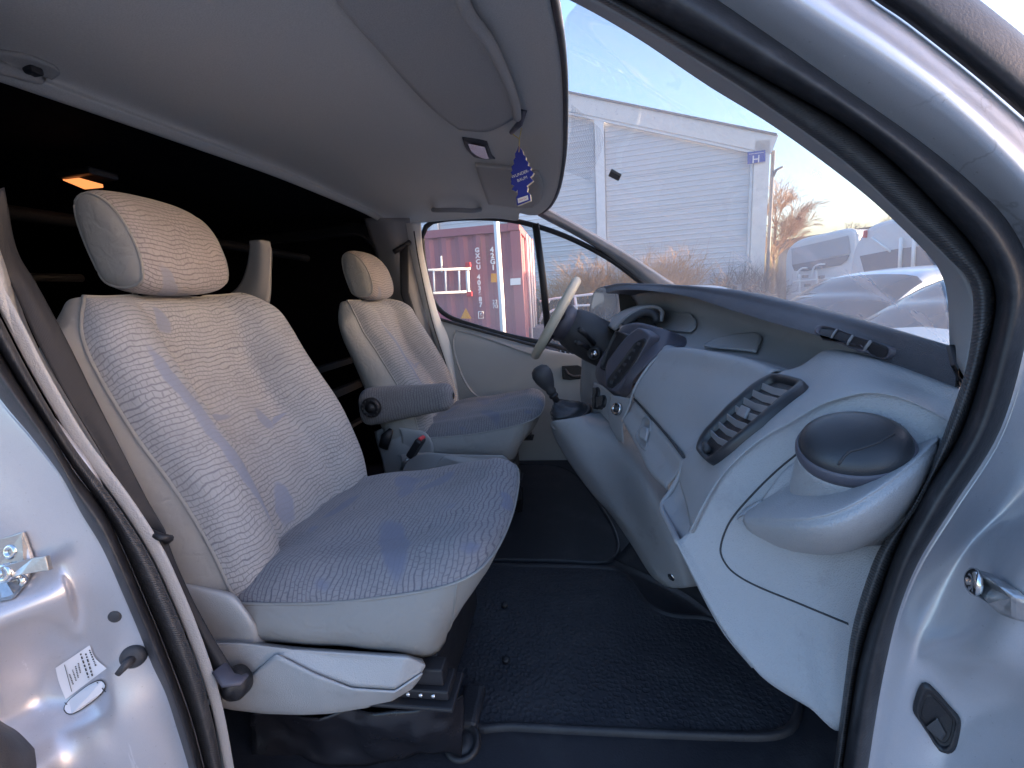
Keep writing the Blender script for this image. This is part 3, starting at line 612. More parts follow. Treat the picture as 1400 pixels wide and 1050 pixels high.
# ---- headliner: rows from the rear lip to the windscreen edge, each from near (y .5) to far (y 2.2)
def hrow(x, z, xf=None, zf=None, crown=.012):
    xf = x if xf is None else xf; zf = z if zf is None else zf; r = []
    for y, dz in [(.49, -.03), (.54, -.018), (.64, -.006), (.80, 0), (1.1, .6 * crown), (1.4, crown), (1.7, .6 * crown), (1.95, 0), (2.10, -.010), (2.20, -.030), (2.25, -.052)]:
        t = (y - .5) / 1.75; r.append(V((x + (xf - x) * t, y, z + (zf - z) * t + dz)))
    return r
fe = [(700, -110, .53), (716, -90, .57), (735, -55, .63), (752, 0, .72), (767, 90, .95), (770, 160, 1.18), (769, 215, 1.45), (762, 258, 1.70), (752, 280, 1.95), (742, 290, 2.12), (735, 294, 2.24)]
fe2 = [(690, -110, .53), (704, -90, .57), (720, -55, .63), (735, 0, .72), (748, 90, .95), (752, 160, 1.18), (750, 215, 1.45), (743, 258, 1.70), (736, 279, 1.95), (729, 289, 2.12), (722, 294, 2.24)]
hl = loft('headliner', [hrow(-1.0, 1.995, -.96), hrow(-.955, 1.965, -.925), hrow(-.925, 1.975, -.90), hrow(-.895, 1.998, -.88, 1.992), hrow(-.6, 2.005, -.6, 1.995), hrow(-.35, 2.008, -.38, 1.985), hrow(-.20, 2.005, -.26, 1.965), [P(*q[:2], y=q[2]) + V((-.05, 0, .012)) for q in fe2], fe2, fe, [A(q) + V((.012, 0, .012)) for q in fe]], 70, 90, M['headliner'], van, thick=.006)
HLV = bvh(hl)
def onH(px, py, off): return hit(HLV, px, py, off)
# front screen rubber edge on the headliner front
et = MB(); et.tube(cr([A(q) + V((.006, 0, .001)) for q in fe], 60), .0065, 8); et.build('windscreen_rubber', M['rubber'], van)
# passenger sun visor
G = patch_on(HLV, [[(430, -60), (520, -80), (622, -60)], [(468, 0), (550, -8), (640, 0)], [(520, 62), (590, 50), (668, 42)], [(572, 122), (630, 105), (690, 92)], [(606, 154), (650, 142), (704, 128)], [(628, 170), (668, 172), (708, 152)]], 18, 24, .014)
vs = link('sun_visor', gridmesh(G), M['visor'], van); solid(vs, .012)
ve = MB(); ve.tube([r[-1] for r in G], .0105, 10); ve.build('visor_edge', M['visor'], vs)
ch = MB(); p, nn = onH(712, 158, .018); p2 = onH(700, 172, .016)[0]
ch.tube([onH(716, 150, .0)[0], p, p2], [.009, .008, .006], 10); ch.build('visor_hook', M['module'], van)
CLIP = p2
# courtesy lamp
G = patch_on(HLV, [[(632, 187), (654, 190), (666, 193)], [(637, 201), (658, 207), (672, 210)], [(648, 213), (662, 216), (677, 216)]], 10, 8, .004)
lm = link('courtesy_lamp', gridmesh(G), M['charcoal'], van); solid(lm, .006)
G = patch_on(HLV, [[(640, 192), (655, 195), (663, 197)], [(644, 202), (656, 208), (667, 209)], [(652, 209), (662, 213), (669, 213)]], 8, 8, .0085)
link('lamp_lens', gridmesh(G), M['chrome'], lm)
# driver's visor and mirror cover panel, grab handle
G = patch_on(HLV, [[(650, 222), (690, 225), (735, 233)], [(656, 242), (700, 248), (742, 252)], [(664, 266), (705, 270), (738, 272)], [(668, 277), (705, 282), (728, 281)]], 16, 16, .010)
dv = link('sun_visor', gridmesh(G), M['visor'], van); solid(dv, .012)
dv_e = MB(); dv_e.tube(G[0], .005, 8); dv_e.build('visor_edge', M['visor'], dv)
gh = MB(); gp = [onH(a, b, o)[0] for a, b, o in [(593, 287, .0), (592, 281, .02), (598, 273, .045), (622, 271, .05), (645, 274, .045), (655, 281, .02), (656, 287, .0)]]
gh.tube(cr(gp, 26), .010, 10); gh.build('grab_handle', M['atrim'], van)
gh = MB(); gp = [onH(a, b, o)[0] for a, b, o in [(-30, 108, .0), (-10, 92, .02), (20, 78, .022), (60, 88, .022), (77, 97, .014), (76, 104, .0)]]
# rear coat-hook cover on the lip
G = patch_on(HLV, [[(-40, 62), (0, 67), (40, 74), (74, 88)], [(-40, 82), (0, 85), (40, 92), (80, 97)], [(-40, 96), (0, 99), (30, 107), (56, 112)]], 20, 10, .006)
hc = link('coat_hook', gridmesh(G), M['visor'], van); solid(hc, .006)
hk = MB(); p, nn = onH(35, 98, .012); hk.box(p, (.028, .02, .014)); hk.build('hook', M['black'], hc, .004)
# ---- windscreen
top_e = [A(q) + V((.01, 0, .004)) for q in fe]
def wrow(p0, p1, bulge_): 
    r = [p0.lerp(p1, t) + V((.5, 0, .5)).normalized() * (bulge_ * 4 * t * (1 - t)) for t in (0, .2, .4, .6, .8, 1)]; return r
near = [A(q) + V((.012, .012, .006)) for q in G_edge[1:]]; near = cr(near, 6)
tops = cr(top_e, 200)
def topat(y): return min(tops, key=lambda p: abs(p.y - y)).copy()
far_e = cr([P(738, 294, y=2.22), P(800, 327, y=2.20), P(850, 358, y=2.18), P(890, 390, y=2.16), P(930, 420, y=2.12)], 6)
WR = [near, wrow(topat(.85), V((.68, .85, 1.37)), .02), wrow(topat(1.2), V((.80, 1.2, 1.37)), .025), wrow(topat(1.5), V((.83, 1.5, 1.37)), .025), wrow(topat(1.85), V((.75, 1.85, 1.37)), .02), far_e]
ws = link('windscreen', gridmesh(grid(WR, 24, 40)), M['glass'], van)
WSV = bvh(ws)
G = patch_on(WSV, [[(782, 142), (800, 156), (822, 175)], [(780, 185), (800, 193), (825, 197)], [(774, 234), (788, 239), (806, 247)]], 14, 14, .002)
def dots():
    n = N('dotted_film'); n.t.nodes.remove(n.b); c = n.co(); q = n.n('ShaderNodeTexVoronoi'); q.inputs['Scale'].default_value = 420; q.inputs['Randomness'].default_value = 0.0; n.l(c, q.inputs['Vector'])
    f = n.math('LESS_THAN', q.outputs[0], .36); tr = n.n('ShaderNodeBsdfTransparent'); df = n.n('ShaderNodeBsdfDiffuse'); df.inputs[0].default_value = (.5, .5, .55, 1)
    mx = n.n('ShaderNodeMixShader'); n.l(f, mx.inputs[0]); n.l(tr.outputs[0], mx.inputs[1]); n.l(df.outputs[0], mx.inputs[2]); n.l(mx.outputs[0], n.out.inputs[0]); return n.m
link('dotted_screen_film', gridmesh(G), dots(), ws)
mp = MB(); pq = [hit(WSV, a, b, .003)[0] for a, b in [(837, 229), (851, 237), (848, 243), (834, 236)]]; mp.plate(pq, hit(WSV, 842, 236)[1], .008); mp.build('sensor_pad', M['black'], ws, .001)
# far windscreen pillar trim
loft('pillar_trim', [[(735, 295, 2.26), (800, 330, 2.25), (850, 364, 2.24), (890, 394, 2.22)], [(738, 290, 2.22), (805, 325, 2.20), (856, 357, 2.18), (905, 392, 2.16)], [(742, 284, 2.16), (812, 323, 2.14), (862, 352, 2.13), (915, 388, 2.12)], [(748, 284, 2.18), (818, 322, 2.17), (870, 354, 2.16), (925, 390, 2.14)]], 30, 12, M['atrim'], van, thick=.003)
# ---- driver's door, seen from inside
dd = loft('driver_door', [[P(588, 434, y=2.215), P(650, 451, y=2.205), P(700, 466, y=2.205), P(760, 480, y=2.205), P(850, 500, y=2.205), P(930, 520, y=2.2)], [V((-.74, 2.20, 1.40)), V((-.5, 2.18, 1.33)), V((-.3, 2.175, 1.28)), V((-.1, 2.175, 1.25)), V((.15, 2.18, 1.22)), V((.4, 2.19, 1.2))], [V((-.72, 2.19, 1.2)), V((-.5, 2.175, 1.15)), V((-.3, 2.17, 1.12)), V((-.1, 2.17, 1.1)), V((.15, 2.175, 1.08)), V((.4, 2.19, 1.05))], [V((-.68, 2.20, .95)), V((-.5, 2.185, .95)), V((-.3, 2.18, .93)), V((-.1, 2.18, .92)), V((.15, 2.19, .9)), V((.4, 2.2, .9))], [V((-.62, 2.2, .66)), V((-.5, 2.2, .66)), V((-.3, 2.2, .66)), V((-.1, 2.2, .66)), V((.15, 2.2, .66)), V((.4, 2.2, .66))]], 40, 36, M['doortrim'], van, thick=.006)
DDV = bvh(dd)
gl_ = [(748, 470, 2.235), (700, 460, 2.235), (650, 446, 2.235), (612, 432, 2.24), (594, 414, 2.245), (584, 380, 2.25), (578, 340, 2.26), (580, 314, 2.265), (592, 303, 2.27), (640, 298, 2.27), (690, 300, 2.27), (733, 309, 2.265), (780, 326, 2.26), (830, 352, 2.25), (866, 378, 2.245), (890, 400, 2.24), (900, 440, 2.235), (860, 490, 2.235), (800, 484, 2.235)]
ol = cr(gl_, 80, True); ctr = sum(ol, V()) / len(ol)
gm_ = mesh(ol + [ctr], [(i, (i + 1) % 80, 80) for i in range(80)]); link('side_window', gm_, M['sideglass'], dd)
sm = MB(); sm.tube(ol + [ol[0], ol[1]], .013, 10); sm.build('window_seal', M['rubber'], dd)
db = MB(); db.tube([P(732, 306, y=2.245), P(742, 380, y=2.235), P(750, 462, y=2.225)], .018, 8, flat=(1.0, .5), ref=V((0, 1, 0))); db.build('window_divider', M['black'], dd)
loft('door_frame', [[(552, 306, 2.19), (561, 350, 2.19), (581, 425, 2.18), (604, 500, 2.18), (620, 600, 2.18)], [(563, 304, 2.165), (570, 350, 2.165), (590, 430, 2.16), (612, 505, 2.16), (627, 600, 2.16)], [(575, 302, 2.19), (580, 350, 2.19), (598, 425, 2.19), (618, 480, 2.185), (634, 600, 2.185)]], 40, 10, M['doorframe'], dd, thick=.004)
dse = MB(); dse.tube(cr([(549, 303, 2.20), (556, 350, 2.20), (575, 425, 2.19), (598, 500, 2.19), (614, 600, 2.19)], 30), .010, 8); dse.build('door_seal', M['rubber'], van)
dse = MB(); dse.tube(cr([(566, 316, 2.165), (573, 360, 2.165), (591, 440, 2.158), (613, 510, 2.158), (627, 580, 2.158)], 30), .003, 8); dse.build('frame_seal', M['rubber'], dd)
# door pocket bead, pull handle, bezel
bd = MB(); bp_ = [hit(DDV, a, b, .003)[0] for a, b in [(668, 447), (640, 446), (626, 452), (620, 466), (624, 492), (636, 522), (650, 540), (668, 547), (690, 546), (720, 538)]]
bd.tube(cr(bp_, 50), .006, 8); bd.build('pocket_bead', M['trim'], dd)
hb = MB(); hp = [hit(DDV, a, b, .002)[0] for a, b in [(768, 500), (790, 499), (803, 505), (806, 512), (800, 517), (780, 519), (769, 518)]]; hb.plate(hp, V((0, -1, 0)), .012); hb.build('door_handle_bezel', M['black'], dd, .004)
hb = MB(); hb.tube([hit(DDV, a, b, .018)[0] for a, b in [(772, 504), (777, 511), (784, 514), (798, 513)]], .008, 8); hb.build('door_handle', M['charcoal'], dd)
# window rail strip on the sill of the window
wr = MB(); wr.tube(cr([(600, 436, 2.20), (650, 450, 2.195), (700, 464, 2.195), (745, 476, 2.195)], 20), .008, 8); wr.build('window_sill', M['charcoal'], dd)
# door mirror
mi = MB(); mc = P(824, 418, y=2.55)
ml = [(811, 400), (818, 393), (828, 391), (838, 392), (843, 405), (840, 428), (830, 442), (818, 446), (806, 441), (806, 418)]
mo = cr([P(a, b, y=2.5) for a, b in ml], 40, True)
mi.grid([[mc + (p - mc) * s + V((o, d, 0)) for p in mo] for s, o, d in [(.86, 0, .0), (.98, 0, -.012), (1.03, .02, .005), (1.0, .05, .04), (.7, .09, .06), (.1, .10, .06)]], True)
mir = mi.build('door_mirror', M['black'], van)
mi = MB(); mi.add([mc + (p - mc) * .93 + V((-.002, -.006, 0)) for p in mo], [tuple(range(40))]); mi.build('mirror_glass', M['mirror'], mir)
ma = MB(); ma.tube([P(848, 446, y=2.48), P(862, 432, y=2.40), P(880, 425, y=2.3)], .022, 8); ma.build('mirror_arm', M['black'], mir)
# far rear pillar trim with belt guide
bt = loft('rear_pillar_trim', [[(497, 298, 2.15), (514, 350, 2.15), (538, 440, 2.15), (560, 560, 2.15)], [(528, 298, 2.12), (545, 350, 2.12), (568, 440, 2.12), (590, 560, 2.12)], [(560, 298, 2.20), (566, 350, 2.20), (585, 430, 2.20), (612, 560, 2.20)]], 24, 12, M['atrim'], van, thick=.004)
BTV = bvh(bt)
bl = MB(); bl.tube([hit(BTV, a, b, .02)[0] for a, b in [(549, 336), (556, 400), (575, 470), (596, 540)]], .022, 8, flat=(1, .12), ref=V((0, 1, 0))); bl.build('seat_belt_webbing', M['charcoal'], van)
bl = MB(); bl.tube([hit(BTV, a, b, .02)[0] for a, b in [(541, 345), (549, 338), (556, 332)]], .012, 8); bl.build('belt_guide', M['black'], van)

# ================================================================== SEATS
def seat(name, label, yc, driver=False):
    t = top(name, label, 'seat', 'front seats', loc=(-.45, yc, .68))
    # --- backrest: sections (front x, z, half width, depth of the visible side)
    rows = [(-.595, 1.00, .235, .10), (-.617, 1.065, .243, .10), (-.632, 1.14, .246, .098), (-.659, 1.22, .247, .092), (-.692, 1.29, .246, .086), (-.726, 1.353, .245, .078), (-.760, 1.42, .242, .07), (-.791, 1.48, .247, .062), (-.812, 1.53, .246, .055), (-.828, 1.562, .240, .045), (-.845, 1.586, .226, .032), (-.868, 1.600, .20, .018)]
    ss = [-1, -.93, -.78, -.60, -.47, -.38, -.2, 0, .2, .38, .47, .60, .78, .93, 1]
    bol = [0, .015, .022, .018, .004, -.010, -.014, -.010, -.014, -.010, .004, .018, .022, .015, 0]
    fr = []; sh = []
    hn = [.235, .243, .246, .247, .246, .245, .242, .236, .226, .208, .186, .165]   # the seam's inset from the middle
    for k, (x, z, hw, d) in enumerate(rows):
        lean = math.radians(14 + 16 * min(1, k / 7)); n = V((math.cos(lean), 0, math.sin(lean)))
        if k >= 9: n = V((math.cos(lean + .4 * (k - 8)), 0, math.sin(lean + .4 * (k - 8))))
        f = 1 if k < 9 else (11 - k) / 3.0
        lump = .010 * math.sin(k * .9)
        hw += .008; bg = .9 + 1.9 * math.sin(PI * min(1, k / 10.5)) ** .7
        r = [V((x, yc + s * ((hn[k] + .008) if s < 0 and not driver else hw), z)) + n * ((b * bg if b > 0 else b) * f + (lump if abs(s) < .4 else 0)) for s, b in zip(ss, bol)]
        r = [p + V((.006 * noise.noise(p * 9), 0, .006 * noise.noise(p * 9 + V((3, 1, 2))))) for p in r]
        fr.append(r)
        e0, e1 = r[0], r[-1]; dn = V((-1, 0, -.30)).normalized(); w = .030 if k < 9 else .012; d = d * 1.25
        sh.append([e0, e0 + dn * d * .3 + V((0, -w * .8, 0)), e0 + dn * d * .75 + V((0, -w, 0)), e0 + dn * d * 1.15 + V((0, 0, 0)), e0 + dn * (d * 1.3) + V((0, .05, 0)), V((e0.x, yc, e0.z)) + dn * (d * 1.35), e1 + dn * (d * 1.3) - V((0, .05, 0)), e1 + dn * d * 1.15, e1 + dn * d * .75 + V((0, w, 0)), e1 + dn * d * .3 + V((0, w * .8, 0)), e1])
    last = fr[-1]; tc = V((-.915, yc, 1.60))
    sh.append([V((p.x * .25 + tc.x * .75, p.y * .75 + yc * .25, p.z * .3 + 1.598 * .7)) for p in sh[-1]])
    back = loft('backrest', sh, 60, 50, M['vinyl'], t)
    G = grid(fr, 70, 60)
    fb = link('backrest_fabric', gridmesh(G), M['backfab'], t)
    pp = MB(); seam = [r[0] for r in G] + [p for p in G[-1]] + [r[-1] for r in reversed(G)]
    pp.tube([p + V((.001, 0, .001)) for p in seam], .0030, 6); pp.build('piping', M['vinyl'], back)
    # --- headrest
    hr = []; hf = []
    HX, HZ = -.860, 1.698
    def ring(y, sc, dx=0.0):
        # closed side outline of the head rest, leaning; front is +x
        o = [(-.055, -.085), (.0, -.100), (.042, -.088), (.062, -.050), (.066, .0), (.055, .055), (.028, .092), (-.012, .105), (-.046, .088), (-.062, .035), (-.064, -.04)]
        return [V((HX + dx + a * sc - .24 * b * sc, y, HZ + b * (.25 + .75 * sc))) for a, b in o]
    ww = .122
    prof = [(-1.0, .0), (-.99, .38), (-.95, .64), (-.87, .82), (-.72, .93), (-.4, 1.0), (0, 1.01), (.4, .98), (.70, .89), (.86, .76), (.95, .58), (.99, .34), (1, .0)]
    R = [cr(ring(yc + a * ww, b), 48, True) for a, b in prof]
    cols = [cr_u([r[i] for r in R], 52) for i in range(48)]
    HG = [[cols[i][j] for i in range(48)] for j in range(52)]
    # the seam runs a little inside each cheek
    ja, jb = 12, 39
    hb = link('headrest', gridmesh(HG[:ja + 1], True), M['vinyl'], t)
    hb2 = link('headrest_cheek', gridmesh(HG[jb:], True), M['vinyl'], hb)
    HF = [[HG[j][i] for j in range(ja, jb + 1)] for i in range(48)]
    hbf = link('headrest_fabric', gridmesh(HF, False), M['headfab'], hb)
    me = MB(); me.grid([HF[-1], HF[0]]); me.build('headrest_fabric_join', M['headfab'], hb)
    for jj in (ja, jb): pp = MB(); pp.tube(HG[jj] + [HG[jj][0]], .0028, 6); pp.build('piping', M['vinyl'], hb)
    for s in (-.055, .055): ps = MB(); ps.tube([V((-.900, yc + s, 1.56)), V((-.878, yc + s, 1.66))], .006, 10); ps.build('headrest_post', M['chrome'], t)
    # --- cushion
    edge = [(-.66, .255, 1.052), (-.57, .262, 1.058), (-.42, .264, 1.068), (-.31, .263, 1.084), (-.22, .256, 1.100), (-.178, .238, 1.110), (-.160, .205, 1.112), (-.150, .15, 1.108), (-.145, .08, 1.104), (-.143, .0, 1.102)]
    cr_rows = []
    xs = [-.70, -.62, -.52, -.42, -.33, -.26, -.215, -.187, -.169, -.157, -.148, -.143]
    def ew(x):
        for (a, b, c), (d, e, f) in zip(edge, edge[1:]):
            if x <= d:
                q = max(0, (x - a) / (d - a)); return b + (e - b) * q, c + (f - c) * q
        return edge[-1][1], edge[-1][2]
    for x in xs:
        w, z = ew(x); w = max(w, .012); r = []
        for s in (-1, -.96, -.88, -.76, -.62, -.5, -.25, 0, .25, .5, .62, .76, .88, .96, 1):
            crown = {1: 0, .96: .016, .88: .032, .76: .044, .62: .042, .5: .038, .25: .040, 0: .040}[abs(s)]
            fall = min(1, max(0, (-.143 - x) / .07)); crown *= fall ** .6
            dip = -.012 if x < -.6 else 0
            p = V((x, yc + s * w, z + crown + dip)); p.z += .006 * noise.noise(p * 7) * (1 if abs(s) < .9 else 0); r.append(p)
        cr_rows.append(r)
    G = grid(cr_rows, 64, 70); cu_f = link('cushion_fabric', gridmesh(G), M['cushfab'], t)
    # vinyl skirt round the cushion
    pe = [V((x, yc - w_, z)) for x, w_, z in edge] + [V((x, yc + w_, z)) for x, w_, z in reversed(edge[:-1])]
    pe = cr(pe, 90)
    def sk(i, f):
        p = pe[i]; t_ = (pe[min(i + 1, 89)] - pe[max(i - 1, 0)]); o = V((t_.y, -t_.x, 0)).normalized()
        fx = max(0, min(1, (p.x + .35) / .21)); fx = fx * fx * (3 - 2 * fx)
        low = .972 - .026 * math.exp(-((p.x + .23) / .09) ** 2)
        inn = -.012 - .085 * fx * (1 if o.x > .3 else max(0, o.x) / .3)
        b = V((p.x, p.y, low)) + o * inn + V((-.03 * fx, 0, 0))
        q = p.lerp(b, f) + o * (.020 * math.sin(PI * min(1, f * 1.0)) + .004 * noise.noise(p * 14 + V((0, 0, f * 2))))
        return q
    SK = [[sk(i, f) for i in range(90)] for f in (0, .06, .15, .28, .42, .58, .74, .88, 1.0)] 
    SK.append([p + V((0, 0, .02)) + (V((-.35, yc, p.z)) - p) * .15 for p in SK[-1]])
    cv = link('cushion', gridmesh([[c for c in r] for r in SK]), M['vinyl'], t)
    pp = MB(); pp.tube([p + V((0, 0, .0005)) for p in pe], .0026, 6)
    i0 = min(range(45), key=lambda i: abs(pe[i].x + .195)); pp.build('piping', M['vinyl'], cv); pp = MB(); pp.tube([r[i0] for r in SK[:-1]], .0022, 6); pp.build('seam', M['vinyl'], cv)
    dy = yc - .86
    def sh_(l): return [P(a, b, y=y) + V((0, dy, 0)) for a, b, y in l]
    # plastic shield on the near side and the recliner cover
    def lin(l, n_):
        p = sh_(l); o = []
        L = [(b - a).length for a, b in zip(p, p[1:])]; T = sum(L)
        for q in range(n_):
            d_ = T * q / (n_ - 1); k = 0
            while k < len(L) - 1 and d_ > L[k]: d_ -= L[k]; k += 1
            o.append(p[k].lerp(p[k + 1], min(1, d_ / L[k])))
        return o
    def sheet(rows_, nv_):
        rr_ = [lin(r, 60) for r in rows_]; cc_ = [cr_u([r[i] for r in rr_], nv_) for i in range(60)]
        return [[cc_[i][j] for i in range(60)] for j in range(nv_)]
    crease_l = [(266, 950, .570), (300, 957, .574), (342, 925, .562), (378, 893, .563), (430, 920, .556), (480, 940, .557), (540, 944, .566), (577, 919, .588)]
    sd = MB()
    sd.grid(sheet([[(248, 872, .60), (330, 874, .60), (400, 883, .60), (480, 889, .60), (555, 894, .60), (577, 900, .612)], [(249, 880, .570), (328, 879, .570), (400, 887, .572), (480, 893, .574), (558, 898, .577), (581, 908, .592)], [(252, 888, .562), (328, 885, .564), (390, 889, .567), (470, 902, .572), (552, 909, .572), (581, 912, .590)], crease_l], 16))
    sd.grid(sheet([[(a, b, y - .0025) for a, b, y in crease_l], [(272, 956, .572), (306, 960, .574), (350, 942, .566), (400, 935, .562), (440, 945, .560), (490, 951, .563), (538, 949, .572), (572, 928, .590)], [(284, 960, .584), (318, 968, .582), (362, 972, .580), (410, 973, .580), (450, 972, .581), (500, 965, .584), (535, 956, .588), (562, 940, .595)], [(288, 958, .62), (320, 964, .62), (362, 968, .62), (410, 969, .62), (450, 967, .62), (500, 960, .62), (535, 951, .62), (562, 936, .62)]], 16))
    sd_ = solid(sd.build('side_shield', M['trim'], t), .003)
    loft('recliner_cover', [sh_([(236, 790, .60), (280, 802, .60), (316, 810, .60), (330, 822, .61)]), sh_([(240, 800, .575), (285, 808, .572), (322, 818, .576), (336, 832, .60)]), sh_([(252, 835, .572), (300, 840, .568), (340, 848, .572), (356, 860, .60)]), sh_([(262, 880, .585), (300, 882, .583), (345, 882, .583), (366, 880, .605)])], 24, 24, M['trim'], t, thick=.003)
    # runners and pedestal
    for y in (yc - .245, yc + .235):
        rl = MB(); rl.box((-.43, y, .903), (.40, .050, .018)); rl.box((-.43, y, .928), (.38, .030, .032)); rl.box((-.43, y, .888), (.42, .075, .008)); ro = rl.build('runner', M['black'], t, .003)
        if y < yc:
            for i in range(3):
                rb = MB(); rb.lathe((-.255 - i * .022, yc - .271, .905), (0, -1, 0), [(.004, -.002), (.004, .003), (.002, .004)], 10); rb.build('rivet', M['chrome'], ro)
    pd = MB(); pd.box((-.47, yc, .79), (.36, .40, .17)); pd.build('pedestal', M['black'], t, .03, 3)
    Gp = grid([sh_([(340, 980, .63), (430, 975, .62), (520, 970, .615), (600, 966, .615), (632, 962, .64)]), sh_([(345, 1005, .64), (430, 1000, .635), (520, 1005, .61), (600, 1000, .612), (634, 995, .64)]), sh_([(350, 1045, .63), (430, 1040, .625), (520, 1045, .63), (600, 1030, .63), (632, 1032, .65)])], 40, 18)
    for r in Gp:
        for p in r: p.y += .022 * noise.noise(p * 11) + .008 * noise.noise(p * 28)
    solid(link('pedestal_side', gridmesh(Gp), M['gloss'], t), .004)
    if driver:
        for o in [t] : o.location.z += -.026
    return t, back, sd_
ps_, pb_, psd = seat('passenger_seat', 'near front seat in worn patterned fabric, right beside the open door', .86)
ds_, db_, dsd = seat('driver_seat', 'far front seat with folded-down armrest, beside the driver door and steering wheel', 1.83, True)
# armrest of the driver's seat
am = MB(); a0, a1 = P(505, 553, y=1.53), P(614, 539, y=1.53); ar = []
for tt, rz, ry in [(-.10, .010, .012), (-.085, .034, .03), (-.04, .046, .038), (.05, .050, .042), (.3, .046, .042), (.6, .040, .042), (.85, .036, .042), (.96, .034, .04), (1.02, .026, .032), (1.05, .008, .012)]:
    c = a0.lerp(a1, tt); ar.append([c + V((0, math.copysign(abs(math.cos(q)) ** .7, math.cos(q)) * ry, math.copysign(abs(math.sin(q)) ** .7, math.sin(q)) * rz * 1.45 - .008)) for q in [2 * PI * k / 28 for k in range(28)]])
cols = [cr_u([r[i] for r in ar], 40) for i in range(28)]
arm_o = link('armrest', gridmesh([[cols[i][j] for i in range(28)] for j in range(40)], True), M['armfab'], ds_)
kb = MB(); kc = P(508, 557, y=1.485); kb.lathe(kc, (0, -1, 0), [(.036, -.02), (.038, .006), (.035, .014), (.024, .016), (.022, .012), (.016, .012), (.015, .02), (.0005, .021)], 28); kb.build('armrest_knob', M['black'], arm_o)
for k in range(12):
    kg = MB(); a = 2 * PI * k / 12; kg.box(kc + V((math.cos(a) * .030, -.015, math.sin(a) * .030)), (.006, .006, .006)); kg.build('grip', M['charcoal'], arm_o)
# recliner tower, lever, belt buckle of the driver's seat
rt = loft('recliner_tower', [[(512, 590, 1.60), (535, 582, 1.57), (562, 590, 1.56), (572, 610, 1.57)], [(515, 606, 1.585), (535, 600, 1.55), (560, 606, 1.545), (574, 622, 1.56)], [(522, 630, 1.585), (540, 628, 1.555), (562, 632, 1.55), (576, 640, 1.57)], [(528, 660, 1.60), (545, 662, 1.58), (565, 664, 1.58), (580, 664, 1.6)]], 20, 20, M['trim'], ds_, thick=.004)
lv = MB(); lv.tube([P(524, 612, y=1.535), P(528, 598, y=1.53), P(535, 587, y=1.535)], [.020, .022, .009], 12, flat=(1, .5), ref=V((0, 1, 0))); lv.build('recliner_lever', M['black'], ds_)
bk = top('belt_buckle', 'black seat belt buckle with red button standing between the seats', 'belt buckle', loc=P(553, 632, y=1.46))
q0, q1 = P(560, 626, y=1.46), P(576, 600, y=1.45); bd_ = (q1 - q0).normalized(); R = bd_.to_track_quat('Z', 'Y').to_matrix()
b_ = MB(); b_.box(q0.lerp(q1, .55), (.048, .026, .085), R); b_.build('buckle_body', M['black'], bk, .008, 3)
b_ = MB(); b_.box(q1 + bd_ * .0045, (.034, .014, .007), R); b_.build('release_button', M['red'], bk, .002)
b_ = MB(); b_.tube([q0, P(553, 632, y=1.46), P(549, 642, y=1.46)], .006, 8); b_.build('buckle_stalk', M['steel'], bk)
ch = MB(); cpt = P(476, 663, y=1.13); ch.box(cpt, (.03, .016, .012), Matrix.Rotation(-.5, 3, 'Y')); ch.build('buckle_end', M['white'], ps_, .003)
# grey belt housing behind the seats
bh_ = loft('belt_housing', [[(341, 329, 1.25), (354, 328, 1.238), (368, 330, 1.25)], [(340, 345, 1.25), (355, 345, 1.238), (370, 346, 1.25)], [(336, 368, 1.25), (354, 370, 1.238), (369, 372, 1.25)], [(325, 392, 1.25), (348, 396, 1.238), (367, 398, 1.25)], [(300, 414, 1.25), (335, 420, 1.238), (362, 424, 1.25)], [(280, 450, 1.25), (325, 460, 1.238), (355, 470, 1.25)]], 16, 24, M['atrim'], thick=.03)
tag(bh_, 'grey curved plastic column rising behind the near headrest', 'belt housing')
# passenger seat belt
bt_ = top('seat_belt', 'black seat belt hanging down the door side of the near seat', 'seat belt', loc=P(315, 935, y=.53))
bw = [[(-38, 268, .545), (0, 350, .54), (20, 400, .54), (52, 470, .535), (88, 535, .53), (128, 600, .53), (168, 668, .53), (198, 722, .53), (206, 740, .53)],
      [(-14, 262, .56), (14, 345, .555), (38, 395, .552), (72, 462, .55), (108, 535, .545), (146, 604, .545), (185, 675, .54), (210, 722, .535), (216, 738, .53)],
      [(6, 256, .575), (23, 340, .57), (50, 388, .57), (90, 462, .565), (126, 535, .56), (163, 608, .555), (200, 680, .55), (224, 722, .54), (226, 736, .53)]]
loft('webbing', bw, 12, 60, M['belt'], bt_, thick=.002) if False else loft('webbing', [[r[i] for r in bw] for i in range(9)], 10, 70, M['belt'], bt_, thick=.002)
lwb = [[(204, 738, .525), (216, 738, .52), (229, 738, .53)], [(218, 775, .52), (230, 772, .515), (241, 770, .525)], [(240, 830, .52), (252, 826, .515), (264, 820, .525)], [(268, 880, .52), (280, 876, .515), (291, 870, .525)], [(293, 925, .52), (305, 919, .515), (317, 912, .525)]]
loft('webbing', lwb, 10, 40, M['belt'], bt_, thick=.003)
hk = MB(); hk.tube(cr([P(196, 726, y=.53), P(205, 728, y=.515), P(222, 735, y=.51), P(232, 736, y=.52), P(226, 741, y=.53)], 16), .0055, 8); hk.build('belt_guide', M['black'], bt_)
an = MB(); ac = P(316, 938, y=.53); an.lathe(ac, V((-.1, -1, .25)), [(.024, -.02), (.026, -.004), (.022, .004), (.012, .006), (.011, .012), (.0005, .013)], 24); an.build('anchor_bolt', M['black'], bt_)
an = MB(); an.tube([P(300, 912, y=.515), P(312, 930, y=.51), P(330, 930, y=.515), P(338, 922, y=.525)], [.012, .013, .010, .004], 10, flat=(1, .5)); an.build('anchor_tongue', M['module'], bt_)
